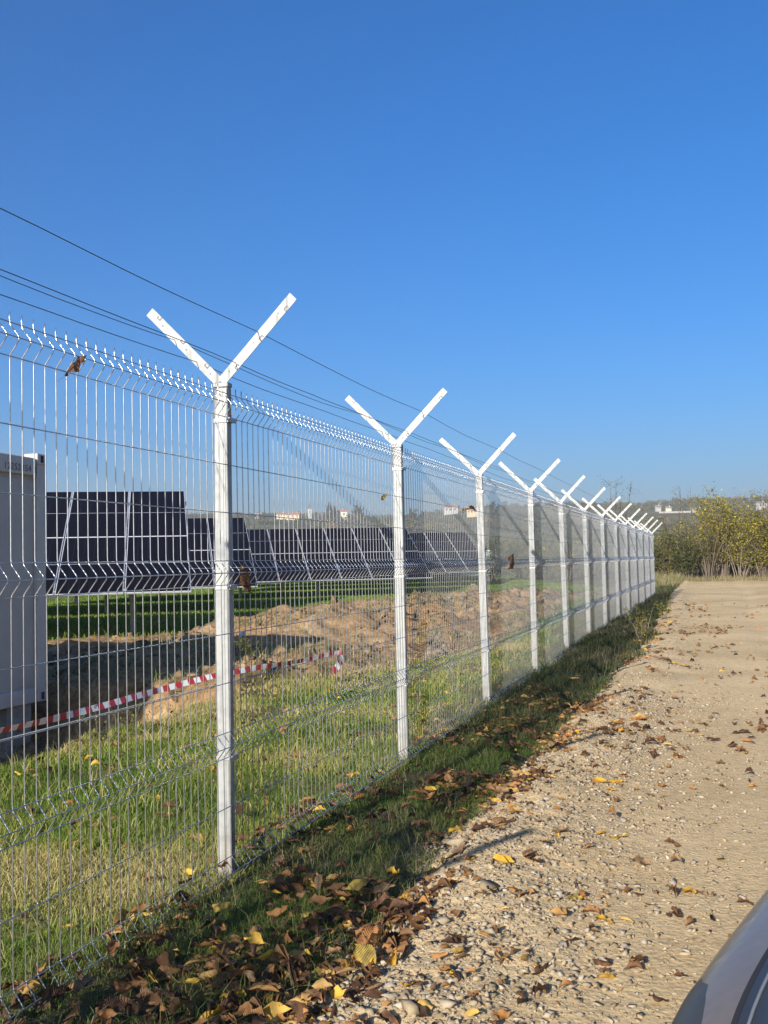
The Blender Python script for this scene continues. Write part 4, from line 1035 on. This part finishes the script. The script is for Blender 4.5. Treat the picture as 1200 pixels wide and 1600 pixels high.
bush(1200, 56, 3.6, 2.0, 26, 13, 3800, .25, 'dark bush behind the bushes at the right edge')
bush(1100, 57, 5.3, 1.2, 7, 10, 260, .62, 'thin sapling with a few leaves rising above the yellow bush', 'sapling', 'sapling', 'bare saplings', lo=.5)
bush(1160, 57, 5.0, 1.3, 8, 10, 420, .55, 'sparse sapling above the right part of the thicket', 'sapling', 'sapling', 'bare saplings', lo=.5)
bush(1200, 57, 5.2, 1.1, 6, 10, 320, .5, 'leafy sapling top at the right edge', 'sapling', 'sapling', 'bare saplings', lo=.5)
bush(1057, 60, 6.0, 1.0, 4, 16, 30, .5, 'bare forked sapling standing against the sky left of the thicket', 'sapling', 'sapling', 'bare saplings', lo=.6, stint=.2)
bush(1043, 60, 5.2, .7, 3, 14, 20, .5, 'bare single stem left of the forked sapling', 'sapling', 'sapling', 'bare saplings', lo=.6, stint=.2)
bush(962, 58, 5.9, .9, 4, 12, 260, .5, 'sapling with some leaves above the fence arms', 'sapling', 'sapling', 'bare saplings', lo=.55, stint=.2)
bush(925, 58, 4.6, .9, 6, 11, 60, .5, 'bare shrub tips left of the leafy sapling above the fence', 'sapling', 'sapling', 'bare saplings', lo=.5, stint=.2)
bush(985, 58, 4.6, .8, 5, 11, 60, .5, 'bare shrub tips right of the leafy sapling above the fence', 'sapling', 'sapling', 'bare saplings', lo=.5, stint=.2)
for i, px in enumerate((770, 815, 850, 885, 915, 945, 975, 1000)):
    bush(px, 60+3*(i % 3), 2.6+.4*(i % 2), 2.1, 20, 10, 2300, .3+.06*(i % 4), ['brownish bush seen through the mesh right of the third post', 'olive bush through the mesh at the fourth post', 'dry bush through the mesh beyond the fourth post', 'dull green bush through the mesh at the fifth post',
         'grey green bush through the mesh at the sixth post', 'tangled bush behind the narrow far panels', 'low olive bush behind the last panels', 'dense bush behind the last fence posts'][i], group='bushes behind the fence')
# dry grass at the thicket foot
n = 9000
px = rng.uniform(1005, 1290, n); yy = rng.uniform(49.2, 52.5, n); x = np.array([ (q-600)/F_PX for q in px])*yy; s, t = st(x, yy)
k = fbm(x*1.5, yy*1.5, 121, 3) > -.25; x, yy = x[k], yy[k]
blades('dry_grass', x, yy, .10+.35*rng.random(len(x))**3, np.full(len(x), .014), VERGE, np.clip(.82+.12*rng.normal(size=len(x))+.0, 0, 1), .8, ZG(x, yy))
n = 5000
s = rng.uniform(42, 60, n); t = rng.uniform(-3.5, -1.6, n); x, y = xy(s, t)
blades('dry_grass', x, y, .2+.5*rng.random(n)**2, np.full(n, .018), VERGE, np.clip(.75+.15*rng.normal(size=n), 0, 1), .8, ZG(x, y))

# ------------------------------------------------------------------ weeds on the verge
def weed(px, py, H, nst, leaf_n, tint, label, lsz=.03, spread=.12):
    x, y, z = ground_hit(px, py); e = tag(empty('weed', (x, y, z-.01)), label, 'weed', 'weeds on the verge')
    k_ = 3./H; a, f = branchy(rng, 3., spread*k_, nst, 9, leaf_n, lsz*k_, tint, .1, .2, 0, .6)
    for q_ in (a, f):
        if q_: q_.transform(Matrix.Scale(1/k_, 4))
    link('stems', a, e, [STEM]); 
    if f: link('foliage', f, e, [FOL])
weed(1003, 1003, .6, 9, 420, .52, 'pale green upright weed at the far gravel edge', .028, .25)
weed(1036, 968, .4, 8, 300, .5, 'small pale weed farther along the gravel edge', .035, .25)
weed(395, 1030, .3, 6, 220, .3, 'green seedling on the shaded soil heap', .035, .2)
weed(215, 1150, .35, 7, 120, .5, 'wiry weed at the lip of the pit', .02, .25)
weed(160, 1165, .3, 6, 100, .5, 'thin weed left of the wiry weed at the pit lip', .02, .2)
weed(30, 1195, .35, 6, 120, .5, 'straggly weed at the pit lip near the left edge', .02, .25)

# ------------------------------------------------------------------ parked car
CARP = mat('car_paint', (.15, .122, .09), (.17, .138, .105), 60, .3, .1, coat=.35)  # dark grey body; the gravel's warm reflection is put into the base colour
CARB = mat('bonnet_paint', (.03, .032, .034), (.035, .037, .039), 60, .3, .0, spec=.35)
GLASS = mat('car_glass', (.012, .014, .018), rough=.05, spec=.6)
LENS = mat('lamp_lens', (.05, .052, .052), rough=.35, spec=.2)
DRL = mat('lamp_strip', (.55, .57, .6), rough=.25)
RUB = mat('rubber', (.018, .018, .02), rough=.7); CHROME = mat('bright_trim', (.22, .23, .24), rough=.4, metal=.3)
RIMM = mat('wheel_rim', (.45, .46, .47), rough=.3, metal=.8)
CST = [  # x, half width, shoulder z, top z, half width of the top
    (0.00, .50, .545, .565, .40), (.05, .62, .60, .63, .47), (.16, .735, .66, .70, .55), (.40, .82, .715, .765, .62), (.80, .865, .765, .825, .66), (1.25, .88, .83, .90, .69),
    (1.9, .885, .89, .97, .70), (2.6, .885, .925, 1.0, .70), (3.3, .88, .94, 1.0, .69), (3.9, .85, .93, .985, .66), (4.2, .79, .90, .95, .60), (4.28, .70, .84, .88, .50)]
def cprof(x, hw, zb, zt, tw):
    return [(x, hw*.90, .20), (x, hw*.985, .34), (x, hw, .50*zb+.12), (x, hw*.99, zb-.075), (x, hw*.955, zb-.01), (x, tw*.5+hw*.45, zb+(zt-zb)*.42), (x, tw, zb+(zt-zb)*.8), (x, tw*.5, zt), (x, 0, zt+.004)]
CG = np.array([cprof(*q) for q in CST])               # stations x profile x 3
def crom(A, u):
    """Catmull-Rom along axis 0"""
    n = len(A); u = np.clip(u, 0, n-1-1e-6); i = np.floor(u).astype(int); f = (u-i)[:, None]
    f = f.reshape((-1,)+(1,)*(A.ndim-1))
    p = [A[np.clip(i+k, 0, n-1)] for k in (-1, 0, 1, 2)]
    return .5*(2*p[1]+(p[2]-p[0])*f+(2*p[0]-5*p[1]+4*p[2]-p[3])*f**2+(3*p[1]-p[0]-3*p[2]+p[3])*f**3)
def csurf(u, v):
    """body skin at station u, profile place v (arrays of one length)"""
    a = crom(CG, u)                                     # n x profile x 3
    out = np.zeros((len(u), 3))
    for k in range(len(u)): out[k] = crom(a[k], np.array([v[k]]))[0]
    return out
def cnorm(u, v):
    e = .02; a = csurf(u+e, v)-csurf(u-e, v); b = csurf(u, v+e)-csurf(u, v-e)
    n = np.cross(b, a); n /= np.linalg.norm(n, axis=1)[:, None]+1e-12
    n[np.sum(n*np.array([-.15, 1, .6]), axis=1) < 0] *= -1
    return n
def car(loc, rz):
    """local +x runs from the nose to the tail; body centre line on y=0"""
    e = tag(empty('parked_car', loc, rz), 'dark grey parked car with black bonnet, only its front corner and headlamp in view', 'car')
    us = np.concatenate([np.linspace(0, 5, 51), np.linspace(5.25, 11, 24)]); vv = np.linspace(0, 8, 41)
    U, Vv = np.meshgrid(us, vv, indexing='ij'); P = csurf(U.ravel(), Vv.ravel()).reshape(len(us), len(vv), 3)
    L = P*np.array([1, -1, 1]); full = np.concatenate([P, L[:, -2::-1]], 1); m_ = full.shape[1]
    i = np.arange(len(us)-1)[:, None]*m_+np.arange(m_-1)[None]; Q_ = np.stack([i, i+1, i+m_+1, i+m_], -1).reshape(-1, 4)
    V = full.reshape(-1, 3)
    cap0 = np.concatenate([V[:m_], [[.0, 0, .35]]]); 
    b = MB(); b.add(V, Q_, 0, True)
    b.add(V[:m_], [tuple(range(m_))], 0); b.add(V[-m_:], [tuple(range(m_))[::-1]], 0)
    b.build('body', [CARP], e)
    gh = [(1.15, .70, .66, .90), (1.9, .64, .56, 1.36), (2.4, .63, .55, 1.43), (3.2, .62, .54, 1.42), (3.75, .60, .54, 1.33), (4.15, .60, .56, .98)]
    V = []
    for x, w0, w1, zt in gh:
        zb = .955 if 1.2 < x < 4.1 else zt-.02
        V += [(x, -w0-.06, zb-.03), (x, -w1, zt-.04), (x, -w1*.75, zt), (x, w1*.75, zt), (x, w1, zt-.04), (x, w0+.06, zb-.03)]
    F = [(i*6+j, i*6+j+1, (i+1)*6+j+1, (i+1)*6+j) for i in range(5) for j in range(5)]
    b = MB(); b.add(V, F, 0, True); b.m = [(1 if (j in (0, 4)) or (i in (0, 4) and j in (1, 2, 3)) else 0) for i in range(5) for j in range(5)]; b.build('cabin', [CARP, GLASS], e)
    for sg in (-1, 1):
        fl = np.array([1, sg, 1])
        # headlamp: a patch of the skin with a rounded outline, lying 3 mm proud
        nr, na = 8, 40; V = []; 
        for k in range(nr+1):
            a = np.linspace(0, 2*np.pi, na, endpoint=False); rr = k/nr
            cu, sv = np.cos(a), np.sin(a); pw = .55
            uu = 2.0+1.3*rr*np.sign(cu)*np.abs(cu)**pw*(1-.25*np.sin(a)); w_ = 4.0+.42*rr*np.sign(sv)*np.abs(sv)**pw
            h = .0035*(1-rr**6)-.002*(k == nr)
            V.append(csurf(uu, w_)+cnorm(uu, w_)*h)
        V = np.concatenate(V)*fl
        F = [(k*na+j, k*na+(j+1) % na, (k+1)*na+(j+1) % na, (k+1)*na+j) for k in range(nr) for j in range(na)]
        b = MB(); b.add(V, F, 0, True); hl = b.build('headlamp', [LENS], e)
        uu = np.linspace(2.02, 2.10, 14); w_ = np.linspace(4.0, 4.4, 14); b = MB(); b.tube((csurf(uu, w_)+cnorm(uu, w_)*.0035)*fl, .0016, 6); b.build('light_strip', [DRL], hl)
        uu = np.linspace(.75, 5.1, 40); w_ = np.interp(uu, [.75, 1.1, 2, 5.1], [5.95, 5.2, 4.68, 4.62])
        if sg == 1:
            gu = np.linspace(.75, 5.1, 40); V = []
            lo_ = np.interp(gu, [.75, 1.1, 2, 5.1], [5.98, 5.23, 4.71, 4.65])
            for k_ in range(40):
                ww = np.linspace(lo_[k_], 8, 14); q_ = csurf(np.full(14, gu[k_]), ww)+np.array([0, 0, .003]); V += list(q_)+list((q_*np.array([1, -1, 1]))[-2::-1])
            F = [(i_*27+j_, i_*27+j_+1, (i_+1)*27+j_+1, (i_+1)*27+j_) for i_ in range(39) for j_ in range(26)]
            b = MB(); b.add(V, F, 0, True); b.build('bonnet', [CARB], e)
        b = MB(); b.tube((csurf(uu, w_+.16)+cnorm(uu, w_+.16)*.004)*fl, .0022, 6); b.build('bonnet_trim', [CHROME], e)
        b = MB(); b.tube((csurf(uu, w_)+cnorm(uu, w_)*.0005)*fl, .0045, 6); b.build('bonnet_gap', [RUB], e)
        b = MB(); b.tube([(1.25, sg*.775, .93), (2.4, sg*.70, 1.0), (3.9, sg*.67, .97)], .012, 6); b.build('window_trim', [CHROME], e)
        b = MB(); b.box((1.74, sg*.95, 1.0), (.12, .20, .13), 0, bev=.03); b.box((1.78, sg*.84, .95), (.05, .10, .03)); mi = b.build('door_mirror', [CARP], e)
        b = MB(); b.box((1.802, sg*.95, 1.0), (.006, .16, .10), 0, bev=.002); b.build('mirror_glass', [GLASS], mi)
        b = MB(); b.box((4.22, sg*.66, .80), (.10, .22, .14), 0, bev=.03); b.build('tail_lamp', [mat('tail_lens', (.25, .02, .02), rough=.15)], e)
        for X in (.78, 3.40):
            b = MB(); v_ = []
            ring = [(.20, -.10), (.30, -.105), (.325, -.08), (.325, .08), (.30, .105), (.20, .10)]
            for k in range(32):
                a = 6.283*k/32; v_ += [(X+math.cos(a)*r_, sg*(.80)+w_, .325+math.sin(a)*r_) for r_, w_ in ring]
            b.add(v_, [(k*6+j, k*6+j+1, ((k+1) % 32)*6+j+1, ((k+1) % 32)*6+j) for k in range(32) for j in range(5)], 0, True); ty = b.build('wheel', [RUB], e)
            b = MB(); b.tube([(X, sg*.80-.05, .325), (X, sg*.80+sg*.06, .325)], .05, 12)
            for k in range(5):
                a = 6.283*k/5; b.bar((X, sg*.86, .325), (X+math.cos(a)*.21, sg*.875, .325+math.sin(a)*.21), .05, .02, 0, (0, 1, 0))
            b.build('rim', [RIMM], ty)
    b = MB(); b.box((-.002, 0, .40), (.05, .8, .14), 0, bev=.02); b.build('grille', [RUB], e)
    return e
CAR_AZ = R(42); CAR_YAW = math.pi/2-CAR_AZ
LAMP = csurf(np.array([2.4]), np.array([4.6]))[0]      # a point of the lens, put under pixel CAR_PX
CAR_PX = (1112, 1728)
r_ = ray(*CAR_PX); P_ = r_*((LAMP[2]-CAMZ)/r_[2]); c_, s_ = math.cos(CAR_YAW), math.sin(CAR_YAW)
car((P_[0]-(LAMP[0]*c_-LAMP[1]*s_), P_[1]-(LAMP[0]*s_+LAMP[1]*c_), .0), CAR_YAW)

# ------------------------------------------------------------------ haze
HAZE = .0005
b = MB(); b.box((0, 900, 35), (2600, 3000, 98))
hm, nt, bb = new_mat('haze_air'); nt.nodes.remove(bb)
pv = nt.nodes.new('ShaderNodeVolumePrincipled'); pv.inputs['Color'].default_value = (1, .9, .84, 1); pv.inputs['Density'].default_value = HAZE; pv.inputs['Anisotropy'].default_value = .2
nt.links.new(pv.outputs[0], nt.nodes['Material Output'].inputs['Volume'])
kind(b.build('haze', [hm]), 'stuff')
